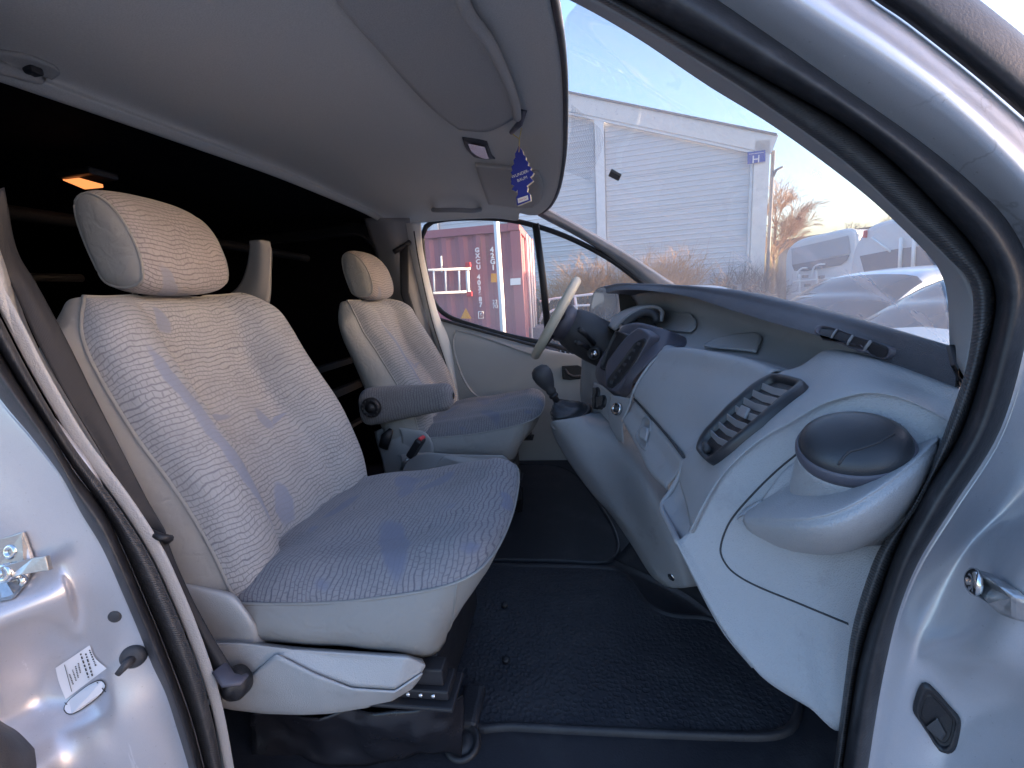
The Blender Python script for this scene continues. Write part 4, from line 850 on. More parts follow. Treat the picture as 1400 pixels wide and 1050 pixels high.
bst = MB(); bst.tube([P(252, 868, y=.535), P(285, 875, y=.53)], .006, 8); bst.build('belt_wire', M['black'], bt_)

# ================================================================== FLOOR MAT
def floorp(a, b, z=.70): return P(a, b, z=z)
fm = top('floor_mat', 'black rubber floor mat with raised rim in the passenger footwell', 'floor mat', 'cab floor mats', loc=(.0, .95, .69))
mo = [floorp(*q) for q in [(640, 985), (700, 990), (860, 998), (1000, 1003), (1058, 1002), (1084, 990), (1092, 962), (1080, 925), (1000, 862), (972, 844), (915, 838), (885, 822), (866, 795), (846, 778), (820, 774), (760, 772), (700, 771), (640, 768), (560, 768)]]
mo = cr(mo, 120, True); z0 = .694
def inset(poly, d):
    k = len(poly); out = []
    for i in range(k):
        t = poly[(i + 1) % k] - poly[i - 1]; n = V((-t.y, t.x, 0)).normalized(); out.append(poly[i] + n * d)
    return out
mc_ = sum(mo, V()) / len(mo)
me = MB(); rings = [[V((p.x, p.y, z0 + h)) for p in inset(mo, d)] for d, h in [(-.007, -.004), (-.005, .006), (0, .009), (.005, .007), (.009, .002)]]
me.grid([r + [r[0]] for r in rings]); me.build('mat_rim', M['smoothmat'], fm)
me = MB(); r = rings[-1]; rr = [r, [mc_ + (p - mc_) * .6 for p in r], [mc_ + (p - mc_) * .2 for p in r], [V((mc_.x, mc_.y, z0 + .002)) for p in r]]
for q in rr[1:]:
    for p in q: p.z = z0 + .002
me.grid([q + [q[0]] for q in rr]); me.build('mat_surface', M['mat'], fm)
for a, b in [(692, 903), (690, 828)]: sn = MB(); sn.lathe(floorp(a, b, .698), (0, 0, 1), [(.010, 0), (.009, .006), (.004, .008), (.0005, .008)], 14); sn.build('mat_stud', M['black'], fm)
f2 = top('floor_mat', 'smooth black floor mat farther in, towards the driver side', 'floor mat', 'cab floor mats', loc=(-.1, 1.7, .69))
m2 = cr([floorp(*q) for q in [(690, 763), (760, 764), (830, 766), (845, 752), (840, 724), (820, 690), (790, 650), (760, 636), (700, 634), (640, 636), (600, 700), (620, 760)]], 80, True)
c2 = sum(m2, V()) / len(m2)
me = MB(); rings = [[V((p.x, p.y, z0 + h)) for p in inset(m2, d)] for d, h in [(-.006, -.004), (-.004, .006), (0, .008), (.004, .006), (.008, .002)]]
me.grid([r + [r[0]] for r in rings]); me.build('mat_rim', M['smoothmat'], f2)
me = MB(); r = rings[-1]; me.grid([q + [q[0]] for q in (r, [V((c2.x, c2.y, z0 + .002)) for p in r])]); me.build('mat_surface', M['smoothmat'], f2)
# lower step pad with a ring fastener
sp_ = loft('step_pad', [[V((-.30, .62, .648)), V((0, .62, .648)), V((.42, .62, .648))], [V((-.30, .715, .652)), V((0, .715, .652)), V((.42, .715, .652))], [V((-.30, .722, .69)), V((0, .722, .69)), V((.42, .722, .69))]], 20, 12, M['mat'], thick=.004)
tag(sp_, 'grained black rubber pad on the door step below the mat', 'step pad')
fx = MB(); fc = floorp(633, 1018, .69); fx.lathe(fc, (0, -.25, 1), [(.036, -.01), (.036, .010), (.030, .016), (.024, .010), (.020, .008), (.018, .012), (.006, .015), (.0005, .013)], 28)
ff = fx.build('floor_fastener', M['black']); tag(ff, 'round black rubber fastener on the floor under the near seat front', 'fastener')
fh = MB(); fh.box(fc + V((.0, .07, .012)), (.05, .10, .03)); fhx = fh.build('floor_clip', M['smoothmat'], None, .012, 3); tag(fhx, 'black rubber clip holding the near corner of the ribbed mat', 'clip')

# ================================================================== DASHBOARD
da = top('dashboard', 'light grey plastic dashboard with dark padded top across the cab', 'dashboard', loc=(.3, 1.3, .8))
plow = [(1312, 527, .535), (1262, 509, .59), (1210, 490, .66), (1120, 457, .80), (1060, 440, .95), (1000, 422, 1.15), (940, 404, 1.4), (880, 396, 1.65), (846, 396, 1.85), (829, 400, 1.97)]
pcr = [(1303, 474, .56), (1268, 463, .60), (1225, 450, .67), (1140, 426, .86), (1075, 410, 1.02), (1005, 396, 1.24), (935, 390, 1.5), (880, 388, 1.75), (848, 388, 1.92), (829, 393, 2.02)]
pmid = [((a + c) / 2, (b + d) / 2 - 1, (e + f) / 2 - .012) for (a, b, e), (c, d, f) in zip(plow, pcr)]
pin = [A(q) + V((.07, .0, -.012)) for q in plow]; pin2 = [A(q) + V((.16, .02, -.03)) for q in plow]
dvx = [.10, .14, .18, .26, .32, .36, .38, .40, .40, .38]
pfr = [A(q) + V((.45 * d, .02, -.05)) for q, d in zip(pcr, dvx)]; pfr2 = [A(q) + V((d, .04, -.12)) for q, d in zip(pcr, dvx)]
pl_ = [A(q) + V((.006, 0, -.004)) for q in plow]
pad = loft('dash_pad', [pin2, pin, pl_, plow, pmid, pcr, pfr, pfr2], 90, 44, M['pad'], da)
PADV = bvh(pad)
ec = MB(); ec.tube([A(q) for q in [(1300, 474, .555), (1306, 500, .535), (1312, 528, .53)]], .004, 6); ec.build('pad_end_cap', M['black'], da)
# upper fascia (recess below the pad)
crest = [(1128, 478, .83), (1085, 508, .85), (1061, 500, .89), (1018, 488, .98), (961, 477, 1.12), (932, 473, 1.2), (905, 470, 1.28), (870, 450, 1.6), (838, 446, 1.98)]
ftop = [A(q) + V((.10, .01, -.012)) for q in [(1160, 470, .74), (1120, 457, .80), (1080, 446, .90), (1040, 433, 1.03), (980, 415, 1.25), (950, 407, 1.36), (915, 400, 1.5), (875, 396, 1.68), (829, 400, 1.98)]]
fmid = [a.lerp(A(b) + V((.10, .02, -.03)), .55) + V((.03, 0, 0)) for a, b in zip(ftop, crest)]
fbot = [A(b) + V((.085, .03, -.02)) for b in crest]
fas = loft('upper_fascia', [ftop, fmid, fbot, [A(b) + V((.02, .01, -.012)) for b in crest], [A(b) + V((-.01, .0, -.05)) for b in crest]], 70, 26, M['dash'], da, thick=.004)
FASV = bvh(fas)
def panel(name, bv, rows, off, mat, parent, th=.004, nu=16, nv=12):
    o = link(name, gridmesh(patch_on(bv, rows, nu, nv, off)), mat, parent); return solid(o, th)
panel('storage_flap', FASV, [[(984, 466), (1010, 461), (1036, 459)], [(972, 471), (1005, 468), (1043, 465)], [(963, 477), (1003, 476), (1041, 474)], [(975, 480), (1005, 483), (1035, 487)]], .012, M['dash'], da)
panel('storage_flap', FASV, [[(900, 424), (925, 427), (948, 430)], [(897, 434), (925, 437), (954, 439)], [(894, 444), (922, 448), (954, 449)], [(900, 451), (925, 455), (946, 457)]], .010, M['dash'], da)
# instrument binnacle on the driver's side
bn = loft('instrument_binnacle', [[(838, 450, 1.62), (856, 432, 1.62), (878, 420, 1.62), (898, 418, 1.60), (908, 426, 1.58), (906, 440, 1.56)], [(832, 446, 1.75), (850, 430, 1.75), (872, 418, 1.75), (894, 416, 1.72), (904, 424, 1.7), (902, 438, 1.68)], [(826, 444, 1.95), (842, 430, 1.95), (862, 420, 1.95), (884, 416, 1.9), (896, 420, 1.9), (898, 430, 1.9)]], 30, 14, M['atrim'], da, thick=.012)
bz = MB(); bz.tube(cr([(852, 446, 1.60), (866, 434, 1.60), (880, 428, 1.60), (894, 430, 1.58), (898, 440, 1.57)], 20), .014, 8); bz.build('instrument_rim', M['charcoal'], da)
gl2 = MB(); gl2.plate([P(a, b, y=1.66) for a, b in [(846, 455), (864, 438), (880, 431), (893, 433), (897, 446), (880, 462)]], V((.2, 1, 0)), .01); gl2.build('instrument_glass', M['black'], da)
lowd = loft('driver_lower_dash', [[(800, 470, 1.95), (830, 455, 1.9), (860, 455, 1.75), (880, 460, 1.62)], [(795, 500, 1.93), (822, 500, 1.86), (840, 510, 1.7), (862, 500, 1.6)], [(800, 560, 1.98), (822, 565, 1.88), (832, 560, 1.72), (850, 560, 1.55)], [V((.25, 2.05, .9)), V((.25, 1.9, .9)), V((.25, 1.75, .9)), V((.25, 1.5, .9))]], 24, 24, M['dash'], da, thick=.004)
# glove box bulge
gb = loft('glove_box_cover', [[A(q) + V((.06, .01, -.03)) for q in [(905, 474, 1.29), (932, 473, 1.2), (961, 477, 1.12), (1018, 488, .98), (1064, 503, .86)]],
     [(908, 477, 1.28), (932, 475, 1.2), (961, 479, 1.11), (1018, 490, .97), (1062, 506, .855)],
     [(893, 494, 1.265), (925, 498, 1.16), (960, 508, 1.06), (1006, 520, .94), (1040, 527, .848)],
     [(877, 515, 1.25), (908, 528, 1.14), (944, 545, 1.03), (980, 560, .91), (1002, 563, .845)],
     [(868, 532, 1.24), (896, 550, 1.13), (928, 572, 1.02), (956, 594, .91), (968, 600, .848)],
     [(867, 543, 1.235), (889, 567, 1.13), (912, 593, 1.02), (932, 616, .91), (938, 625, .856)],
     [A(q) + V((.03, 0, -.002)) for q in [(867, 545, 1.235), (889, 569, 1.13), (912, 595, 1.02), (932, 618, .91), (938, 627, .856)]]], 50, 50, M['dash'], da, thick=.003)
gp_ = MB(); gp_.tube(cr([(867, 545.5, 1.232), (889, 569.5, 1.122), (912, 595.5, 1.012), (936, 627.5, .862)], 40), .0028, 6); gp_.build('panel_joint', M['ink'], da)
gs = MB(); gs.tube(cr([(912, 478, 1.272), (892, 495, 1.26), (877, 515, 1.245), (867, 533, 1.235), (861, 552, 1.235), (851, 576, 1.235)], 40), .004, 8); gs.build('dash_bead', M['dash'], da)
# glove box lid below the gap
lid = loft('glove_box_lid', [[A(q) + V((.03, 0, 0)) for q in [(868, 547, 1.23), (890, 571, 1.12), (912, 597, 1.015), (935, 630, .87)]], [(868, 548, 1.232), (889, 572, 1.122), (911, 598, 1.017), (934, 630, .872)],
      [(861, 560, 1.232), (882, 588, 1.118), (903, 618, 1.00), (925, 648, .878)], [(852, 577, 1.232), (870, 610, 1.118), (888, 645, .99), (911, 669, .885)], [A(q) + V((.05, .0, -.01)) for q in [(852, 578, 1.24), (869, 612, 1.13), (887, 648, 1.0), (910, 672, .89)]]], 40, 30, M['dash'], da, thick=.003)
LIDV = bvh(lid)
gw = MB(); ho = cr([V((a, b, 0)) for a, b in [(882, 571), (889, 574), (890, 583), (886, 598), (883, 614), (877, 610), (871, 600), (871, 594), (877, 584)]], 36, True); hc_ = V((881, 592, 0))
def hring(s, off): return [hit(LIDV, hc_.x + (p.x - hc_.x) * s, hc_.y + (p.y - hc_.y) * s, off)[0] for p in ho]
gw.grid([hring(1.12, .0), hring(1.05, .004), hring(.95, .004), hring(.88, .0008), hring(.05, .0008)], True); gw.build('glove_box_latch_well', M['skirt'], da)
panel('glove_box_latch', LIDV, [[(884, 584), (889, 586)], [(878, 592), (889, 594)], [(879, 601), (886, 605)]], .010, M['dash'], da, .008, 8, 8)
# panel with the lighter socket, left of the lid
loft('socket_panel', [[(835, 540, 1.36), (848, 542, 1.31), (866, 546, 1.24)], [(832, 556, 1.36), (845, 560, 1.30), (860, 563, 1.24)], [(833, 575, 1.36), (842, 585, 1.30), (851, 580, 1.24)], [(834, 590, 1.36), (842, 600, 1.31), (852, 606, 1.22)]], 14, 14, M['dash'], da, thick=.003)
so = MB(); so.lathe(P(843, 559, y=1.29), V((-.7, -.5, .3)), [(.020, -.005), (.019, .004), (.014, .006), (.012, .001), (.0005, .001)], 20); so.build('lighter_socket', M['chrome'], da)
so = MB(); so.lathe(P(843, 559, y=1.285), V((-.7, -.5, .3)), [(.011, 0), (.010, .004), (.0005, .005)], 16); so.build('lighter_plug', M['charcoal'], da)
# heater panel with knobs
hp_ = loft('heater_panel', [[(812, 522, 1.52), (824, 528, 1.45), (838, 540, 1.38)], [(808, 545, 1.52), (820, 550, 1.45), (833, 562, 1.38)], [(809, 565, 1.52), (822, 574, 1.45), (834, 590, 1.37)]], 14, 14, M['dash'], da, thick=.003)
for a, b, y in [(817, 538, 1.475), (822, 551, 1.44), (816, 551, 1.475), (826, 549, 1.425)]:
    kn = MB(); kp = P(a, b, y=y); kn.lathe(kp, V((-.75, -.35, .3)), [(.022, -.01), (.021, .008), (.012, .010), (.0005, .011)], 20)
    kn.box(kp + V((-.75, -.35, .3)).normalized() * .013, (.012, .008, .034)); kn.build('heater_knob', M['black'], da)
# dark centre module
def mlat(l): return [A(q) for q in l]
mod = loft('centre_module', [
    mlat([(846, 452, 1.56), (830, 475, 1.56), (815, 503, 1.55), (818, 523, 1.54), (836, 540, 1.50)]),
    mlat([(852, 445, 1.50), (834, 474, 1.49), (821, 506, 1.48), (824, 527, 1.46), (842, 545, 1.42)]),
    mlat([(870, 441, 1.45), (858, 474, 1.42), (842, 508, 1.40), (838, 531, 1.39), (850, 546, 1.37)]),
    mlat([(888, 444, 1.40), (876, 474, 1.36), (860, 504, 1.33), (850, 530, 1.33), (855, 544, 1.335)]),
    mlat([(915, 452, 1.36), (901, 476, 1.31), (882, 499, 1.275), (867, 518, 1.265), (861, 536, 1.29)]),
    mlat([(930, 458, 1.40), (932, 470, 1.35), (910, 478, 1.29), (886, 499, 1.28), (866, 524, 1.275)]),
    [A(q) + V((.05, .02, -.02)) for q in [(930, 462, 1.42), (934, 473, 1.36), (912, 480, 1.3), (888, 501, 1.29), (867, 526, 1.29)]]], 40, 50, M['module'], da, thick=.004)
MODV = bvh(mod)
def ringpatch(name, bv, outline, specs, mat, parent, n=48, sharp=False):
    q = [V((a, b, 0)) for a, b in outline]
    if sharp:     # keep the corners: each one stands for two close points
        q = [p for i in range(len(q)) for p in (q[i].lerp(q[i - 1], .12), q[i].lerp(q[(i + 1) % len(q)], .12))]
    oo = cr(q, n, True); c = sum(oo, V()) / n
    g = MB(); g.grid([[hit(bv, c.x + (p.x - c.x) * s, c.y + (p.y - c.y) * s, off)[0] for p in oo] for s, off in specs], True); return g.build(name, mat, parent)
FG = grid([[A(q) for q in r] for r in ([(830, 440, 1.49), (862, 444, 1.40), (908, 446, 1.30)], [(816, 475, 1.48), (848, 490, 1.375), (890, 500, 1.285)], [(806, 510, 1.47), (834, 536, 1.36), (862, 560, 1.28)])], 24, 24)
fv = [p for r in FG for p in r]; FACEV = BVHTree.FromPolygons(fv, [(r * 24 + k, r * 24 + k + 1, r * 24 + k + 25, r * 24 + k + 24) for r in range(23) for k in range(23)])
ringpatch('face_plate', FACEV, [(829, 510), (833, 494), (857, 463), (876, 448), (892, 459), (887, 470), (864, 510), (845, 537), (830, 531)], [(1.06, -.03), (1.0, .007), (.95, .009), (.90, .0085), (.5, .0085), (.02, .0085)], M['module'], mod, 72, True)
ringpatch('button_strip', FACEV, [(834, 520), (849, 500), (871, 470), (883, 464), (886, 469), (872, 494), (850, 523), (840, 531), (833, 528)], [(1.04, .0085), (1.0, .0115), (.92, .0112), (.86, .0095), (.5, .0095), (.02, .0095)], M['black'], mod, 72, True)
for a, b in [(840, 524), (845, 517), (850.5, 509), (857, 500), (863.5, 491), (870, 481), (876.5, 472)]:
    panel('button', FACEV, [[(a - 1, b - 3.4), (a + 2.2, b - 2)], [(a - 2.6, b + .8), (a + .6, b + 2.2)]], .013, M['charcoal'], mod, .003, 5, 5)
ringpatch('radio_bay', FACEV, [(843, 453), (859, 459), (850, 472), (837, 491), (828, 506), (822, 503), (830, 480)], [(1.10, -.03), (1.02, .006), (.94, .006), (.88, .0015), (.5, .0015), (.02, .0015)], M['black'], mod, 72, True)
hv = MB(); hv.plate([P(a, b, y=2.0) for a, b in [(845, 397), (915, 400), (912, 436), (874, 430), (850, 441)]], V((0, 1, 0)), .01); hv.build('hood_void_panel', M['black'], da)  # black panel added to stand in for the shaded void under the hood
# lower skirt / tunnel cover
sk_ = loft('tunnel_cover', [
    mlat([(752, 580, 1.44), (762, 606, 1.42), (783, 640, 1.38), (810, 676, 1.32), (836, 705, 1.27), (862, 743, 1.20), (888, 784, 1.13), (905, 799, 1.10)]),
    mlat([(757, 576, 1.36), (775, 600, 1.35), (800, 640, 1.31), (826, 676, 1.26), (850, 712, 1.20), (875, 748, 1.15), (898, 786, 1.09), (915, 803, 1.07)]),
    mlat([(790, 570, 1.36), (802, 592, 1.33), (824, 632, 1.28), (846, 668, 1.22), (868, 706, 1.16), (890, 746, 1.11), (910, 786, 1.07), (928, 804, 1.05)]),
    mlat([(808, 565, 1.42), (830, 586, 1.34), (850, 612, 1.26), (868, 640, 1.17), (888, 676, 1.09), (908, 712, 1.07), (930, 765, 1.04), (941, 803, 1.03)]),
    [A(q) + V((.05, .02, -.01)) for q in [(812, 560, 1.46), (835, 580, 1.36), (855, 605, 1.28), (872, 635, 1.17), (892, 672, 1.1), (912, 708, 1.08), (934, 760, 1.05), (945, 800, 1.04)]]], 60, 40, M['skirt'], da, thick=.004)
SKV = bvh(sk_)
sw = MB(); p, nn = hit(SKV, 918, 789, 0); sw.lathe(p, nn, [(.010, -.001), (.010, .002), (.006, .003), (.004, .001), (.0005, .001)], 16); sw.build('screw', M['chrome'], sk_)
ts = loft('tunnel_tray', [mlat([(752, 580, 1.44), (775, 573, 1.50), (806, 560, 1.55)]), mlat([(756, 584, 1.38), (782, 578, 1.40), (810, 566, 1.44)])], 16, 6, M['skirt'], da, thick=.01)
cp = MB(); cp.tube([P(a, b, y=1.46) for a, b in [(793, 577), (800, 574), (806, 572)]], .009, 8, flat=(1, .5)); cp.build('coin_tray', M['black'], da)
uc = loft('tunnel_carpet', [[V((.10, 1.30, .70)), V((.28, 1.15, .70)), V((.36, 1.0, .70))], [V((.18, 1.34, .78)), V((.34, 1.16, .78)), V((.42, 1.0, .78))], [V((.30, 1.4, .95)), V((.45, 1.2, .95)), V((.55, 1.0, .95))]], 20, 16, M['smoothmat'], da, thick=.003)
# near end wing: top face with the vent, side face towards the door
wt0 = [(1328, 537, .522), (1260, 512, .59), (1210, 494, .66), (1165, 482, .74), (1128, 479, .81), (1095, 500, .835), (1062, 511, .845), (1018, 539, .848), (982, 575, .848), (957, 604, .848), (936, 627, .855), (930, 650, .85)]
wt1 = [(1314, 585, .508), (1270, 558, .525), (1225, 539, .548), (1185, 533, .57), (1150, 539, .585), (1118, 550, .60), (1083, 569, .618), (1045, 591, .635), (1012, 618, .642), (985, 648, .645), (962, 688, .642), (945, 725, .64)]
wtm = [((a + c) / 2, (b + d) / 2, (e + f) / 2 - .004) for (a, b, e), (c, d, f) in zip(wt0, wt1)]
wts0 = [A(q) + V((.05, .01, -.02)) for q in wt0]
we = [(1290, 664, .498), (1260, 706, .496), (1234, 752, .494), (1213, 788, .492), (1197, 824, .490), (1180, 878, .488), (1150, 994, .488), (1104, 966, .505), (1057, 938, .53), (1029, 912, .545), (983, 851, .58), (926, 741, .635)]
def lerp3(a, b, t): return tuple(x + (y - x) * t for x, y in zip(a, b))
wside = [[lerp3(a, b, t) for a, b in zip(wt1, we)] for t in (.06, .35, .7)]
wb = [A(q) + V((.05, .05, .0)) for q in we]
wing = loft('dash_end_panel', [wts0, wt0, wtm, wt1] + wside + [we, wb], 80, 64, M['dash'], da, thick=.003)
WV = bvh(wing)
# inner pocket wall of the wing, towards the footwell
pk = loft('end_panel_return', [mlat([(936, 626, .858), (948, 640, .83), (958, 660, .80)]), mlat([(930, 650, .845), (943, 668, .80), (955, 684, .75)]), mlat([(918, 672, .84), (932, 695, .77), (949, 704, .69)]), mlat([(905, 691, .82), (917, 716, .74), (938, 744, .642)]), [A(q) + V((.03, .01, -.03)) for q in [(905, 692, .83), (917, 717, .75), (928, 742, .66)]]], 20, 26, M['dash'], da, thick=.003)
pe_ = MB(); pe_.tube(cr([(937, 628, .852), (929, 650, .845), (917, 672, .835), (905, 691, .815), (915, 716, .73), (927, 741, .645)], 40), .005, 8); pe_.build('dash_bead', M['dash'], da)
il = loft('inner_liner', [mlat([(911, 672, .90), (905, 690, .83), (927, 742, .66), (983, 852, .60), (1030, 912, .56)]), [A(q) + V((.12, .06, -.02)) for q in [(911, 672, .95), (905, 690, .9), (927, 742, .78), (983, 852, .72), (1030, 912, .66)]]], 30, 8, M['skirt'], da, thick=.003)
ft = MB(); ft.box((.52, .95, 1.02), (.06, .75, .34)); ft.build('footwell_wall', M['black'], da, .02)
# panel line round the cup holder pocket
def groove(name, bv, pix, r=.0016, off=.0, parent=None, mat=None, n=70):
    g = MB(); c_ = cr([V((a, b, 0)) for a, b in pix], n); g.tube([hit(bv, p.x, p.y, off)[0] for p in c_], r, 6); return g.build(name, mat or M['ink'], parent)
groove('panel_joint', WV, [(1090, 620), (1060, 645), (1025, 680), (1000, 710), (989, 733), (985, 752), (989, 766), (1002, 782), (1030, 799), (1090, 824), (1160, 853)], .0014, 0, wing)
# cup holder shelf bulging out of the side face
RIM = mlat([(1016, 712, .566), (1058, 713, .505), (1098, 713, .465), (1145, 703, .445), (1195, 677, .445), (1245, 641, .466), (1283, 606, .500)])
TOPR = [P(a, b, z=r.z + .004) for (a, b), r in zip([(1018, 705), (1057, 703), (1096, 701), (1143, 690), (1192, 663), (1242, 627), (1281, 597)], RIM)]
TOPB = [P(a, b, z=r.z - .004) for (a, b), r in zip([(1024, 694), (1060, 676), (1095, 660), (1140, 640), (1188, 614), (1238, 590), (1281, 582)], RIM)]
cup = loft('cup_holder_shelf', [
    mlat([(1006, 712, .585), (1035, 690, .60), (1075, 640, .60), (1120, 615, .60), (1180, 590, .58), (1240, 580, .55), (1284, 582, .53)]),
    TOPB, TOPR, RIM, mlat([(1019, 719, .562), (1062, 723, .499), (1104, 726, .459), (1150, 718, .439), (1200, 693, .439), (1249, 656, .461), (1282, 620, .497)]),
    mlat([(1022, 724, .566), (1064, 737, .512), (1106, 743, .476), (1150, 739, .454), (1198, 718, .451), (1245, 682, .469), (1278, 640, .499)]),
    mlat([(1030, 730, .572), (1066, 748, .540), (1108, 757, .518), (1150, 756, .500), (1194, 741, .494), (1235, 715, .500), (1268, 668, .508)]),
    mlat([(1032, 730, .60), (1068, 746, .58), (1108, 754, .56), (1150, 752, .54), (1192, 738, .53), (1230, 712, .52), (1262, 665, .52)])], 70, 50, M['dash'], da, thick=.003)
# collar and lid
lc = P(1166, 617, y=.520); K = 1.0; ax = V((-.24, -.34, .91)).normalized(); exv = V((1, .15, .1))
co_ = MB(); co_.lathe(lc, ax, [(a * K, b * K) for a, b in [(.0540, -.004), (.0546, -.010), (.0575, -.026), (.060, -.042), (.063, -.060), (.065, -.085)]], 56, exv, .95); cl_ = co_.build('cup_collar', M['dash'], da)
lb = MB(); lb.lathe(lc, ax, [(a * K, b * K) for a, b in [(.050, -.006), (.0540, -.005), (.0560, .002), (.0555, .009), (.0538, .012), (.0515, .0125), (.047, .010)]], 56, exv, .95); lb.build('cup_lid_ring', M['module'], cl_)
ld = MB(); ld.lathe(lc + ax * .004, ax, [(a * K, b * K) for a, b in [(.0520, .004), (.0525, .009), (.0500, .0155), (.042, .0215), (.030, .0258), (.014, .0280), (.0005, .0285)]], 56, exv, .95); ldo = ld.build('cup_lid', M['lid'], cl_)
LDV = bvh(ldo)
nt_ = MB(); nt_.tube([hit(LDV, a, b, .0004)[0] for a, b in [(1146, 636), (1150, 630), (1156, 622), (1163, 617), (1176, 614), (1200, 606), (1222, 594), (1234, 580)]], .0013, 6); nt_.build('lid_joint', M['ink'], cl_)
groove_ = None
# side vent in the wing
vL = cr([V(q) for q in [(1058, 516, 0), (1022, 541, 0), (986, 576, 0), (966, 599, 0), (957, 617, 0)]], 60); vR = cr([V(q) for q in [(1109, 529, 0), (1075, 554, 0), (1040, 585, 0), (1005, 614, 0), (976, 638, 0)]], 60)
def vm(s, t, h):
    i = min(58.999, max(0, s * 59)); k = int(i); f = i - k
    q = vL[k].lerp(vL[k + 1], f).lerp(vR[k].lerp(vR[k + 1], f), t); q += (q - vL[k]) * 0
    return hit(WV, q.x, q.y, h)[0]
def vrect(inset_s, inset_t, h, rad=.12, n=64):
    out = []
    for k in range(n):
        a = 2 * PI * k / n; e = .24
        u = math.copysign(abs(math.cos(a)) ** e, math.cos(a)); v = math.copysign(abs(math.sin(a)) ** e, math.sin(a))
        out.append(vm(.5 + v * (.5 - inset_s), .5 + u * (.5 - inset_t), h))
    return out
vt = MB(); vt.grid([vrect(-.015, -.03, -.002), vrect(-.01, -.02, .008), vrect(.0, .0, .0125), vrect(.015, .05, .0135), vrect(.035, .10, .011), vrect(.045, .12, .006), vrect(.05, .13, .001)], True); vent = vt.build('air_vent', M['lid'], da)
vw = MB(); vw.grid([vrect(.04, .11, .0015), vrect(.3, .3, .0015), vrect(.49, .49, .0015)], True); vw.build('vent_well', M['black'], vent)
for k in range(7):
    s = .17 + k * .105
    sl_ = MB(); a_ = [vm(s - .024, .14, .010), vm(s - .012, .5, .011), vm(s - .030, .86, .010), vm(s + .014, .86, .003), vm(s + .034, .5, .003), vm(s + .020, .14, .003)]
    nrm = (a_[1] - a_[0]).cross(a_[5] - a_[0]).normalized(); sl_.plate(a_, nrm, .0018); sl_.build('vent_slat', M['slat'], vent)
tb = MB(); a_ = [vm(.44, .38, .017), vm(.44, .62, .017), vm(.53, .64, .011), vm(.53, .36, .011)]; tb.plate(a_, (a_[1] - a_[0]).cross(a_[3] - a_[0]), .005); tb.build('vent_tab', M['slat'], vent, .0015)
th = MB(); th.tube([vm(.90, .30, .009), vm(.915, .42, .011), vm(.93, .56, .009)], .006, 10); th.build('vent_thumbwheel', M['charcoal'], vent)
# demister vent in the pad
dq = [[(1118, 449), (1168, 463), (1222, 478)], [(1118, 459), (1166, 475), (1218, 491)]]
dl = cr([V((a, b, 0)) for a, b in [(1117, 455), (1121, 448), (1135, 449), (1170, 460), (1212, 472), (1222, 477), (1221, 485), (1213, 490), (1195, 487), (1160, 475), (1128, 463)]], 56, True); dc = V((1170, 470, 0))
def dr(s, off, sy=None): return [hit(PADV, dc.x + (p.x - dc.x) * s, dc.y + (p.y - dc.y) * s, off)[0] for p in dl]
dm = MB(); dm.grid([dr(1.06, -.001), dr(1.03, .004), dr(1.0, .005), dr(.96, .005), dr(.93, .002)], True); dmo = dm.build('demister_vent', M['module'], da)
link('vent_well', gridmesh(patch_on(PADV, [[(1123, 451), (1145, 454), (1170, 462), (1195, 470), (1217, 478)], [(1122, 456), (1143, 461), (1168, 468), (1192, 477), (1216, 483)], [(1125, 461), (1142, 467), (1165, 475), (1190, 484), (1213, 488)]], 40, 14, .003)), M['black'], dmo)
for a, b, c_, d in [(1147, 453, 1139, 465), (1170, 460, 1161, 474), (1195, 467, 1184, 482)]:
    dv_ = MB(); dv_.tube([hit(PADV, a, b, .004)[0], hit(PADV, (a + c_) / 2, (b + d) / 2, .005)[0], hit(PADV, c_, d, .004)[0]], .0016, 6, flat=(1.0, 1.6)); dv_.build('vent_slat', M['slat'], dmo)

# ================================================================== STEERING
sw = top('steering_wheel', 'steering wheel in a pale beige cover in front of the driver seat', 'steering wheel', loc=P(752, 450, y=1.83))
wc = (P(790, 381, y=1.83) + P(731, 488, y=1.83)) / 2 + V((0, 0, 0)); up_ = (P(790, 381, y=1.83) - P(731, 488, y=1.83)).normalized(); wr_ = (P(790, 381, y=1.83) - P(731, 488, y=1.83)).length / 2 - .012; ya = V((0, 1, 0)); wax = up_.cross(ya).normalized()
if wax.x > 0: wax = -wax
ring_ = [wc + up_ * (math.cos(2 * PI * k / 64) * wr_) + ya * (math.sin(2 * PI * k / 64) * wr_) for k in range(65)]
s_ = MB(); rr_ = []
for k in range(64):
    p = ring_[k]; o = (p - wc).normalized(); rr_.append([p + o * (math.cos(a) * .019) + wax * (math.sin(a) * .019) for a in [2 * PI * j / 14 for j in range(14)]])
rr_.append(rr_[0]); s_.grid(rr_, True); s_.build('wheel_rim', M['beige'], sw)
s_ = MB(); s_.lathe(wc - wax * .035, wax, [(.05, -.05), (.085, -.03), (.095, 0), (.085, .022), (.05, .032), (.0005, .034)], 28, ya, .85); s_.build('airbag_hub', M['module'], sw)
for ang in (1.25, -1.25, 2.6, -2.6):
    d_ = up_ * math.cos(ang) + ya * math.sin(ang); s_ = MB(); s_.tube([wc - wax * .02 + d_ * .06, wc - wax * .012 + d_ * .12, wc + d_ * (wr_ - .005)], [.022, .018, .016], 10, flat=(1, .6), ref=wax); s_.build('spoke', M['black'], sw)
cw = top('steering_column', 'black steering column with stalks and ignition lock behind the wheel', 'steering column', loc=wc - wax * .15)
s_ = MB(); cb_ = wc - wax * .05; s_.lathe(cb_, -wax, [(.055, -.01), (.075, .02), (.082, .06), (.085, .14), (.080, .22), (.07, .26)], 28, ya, 1.1); s_.build('column_shroud', M['charcoal'], cw)
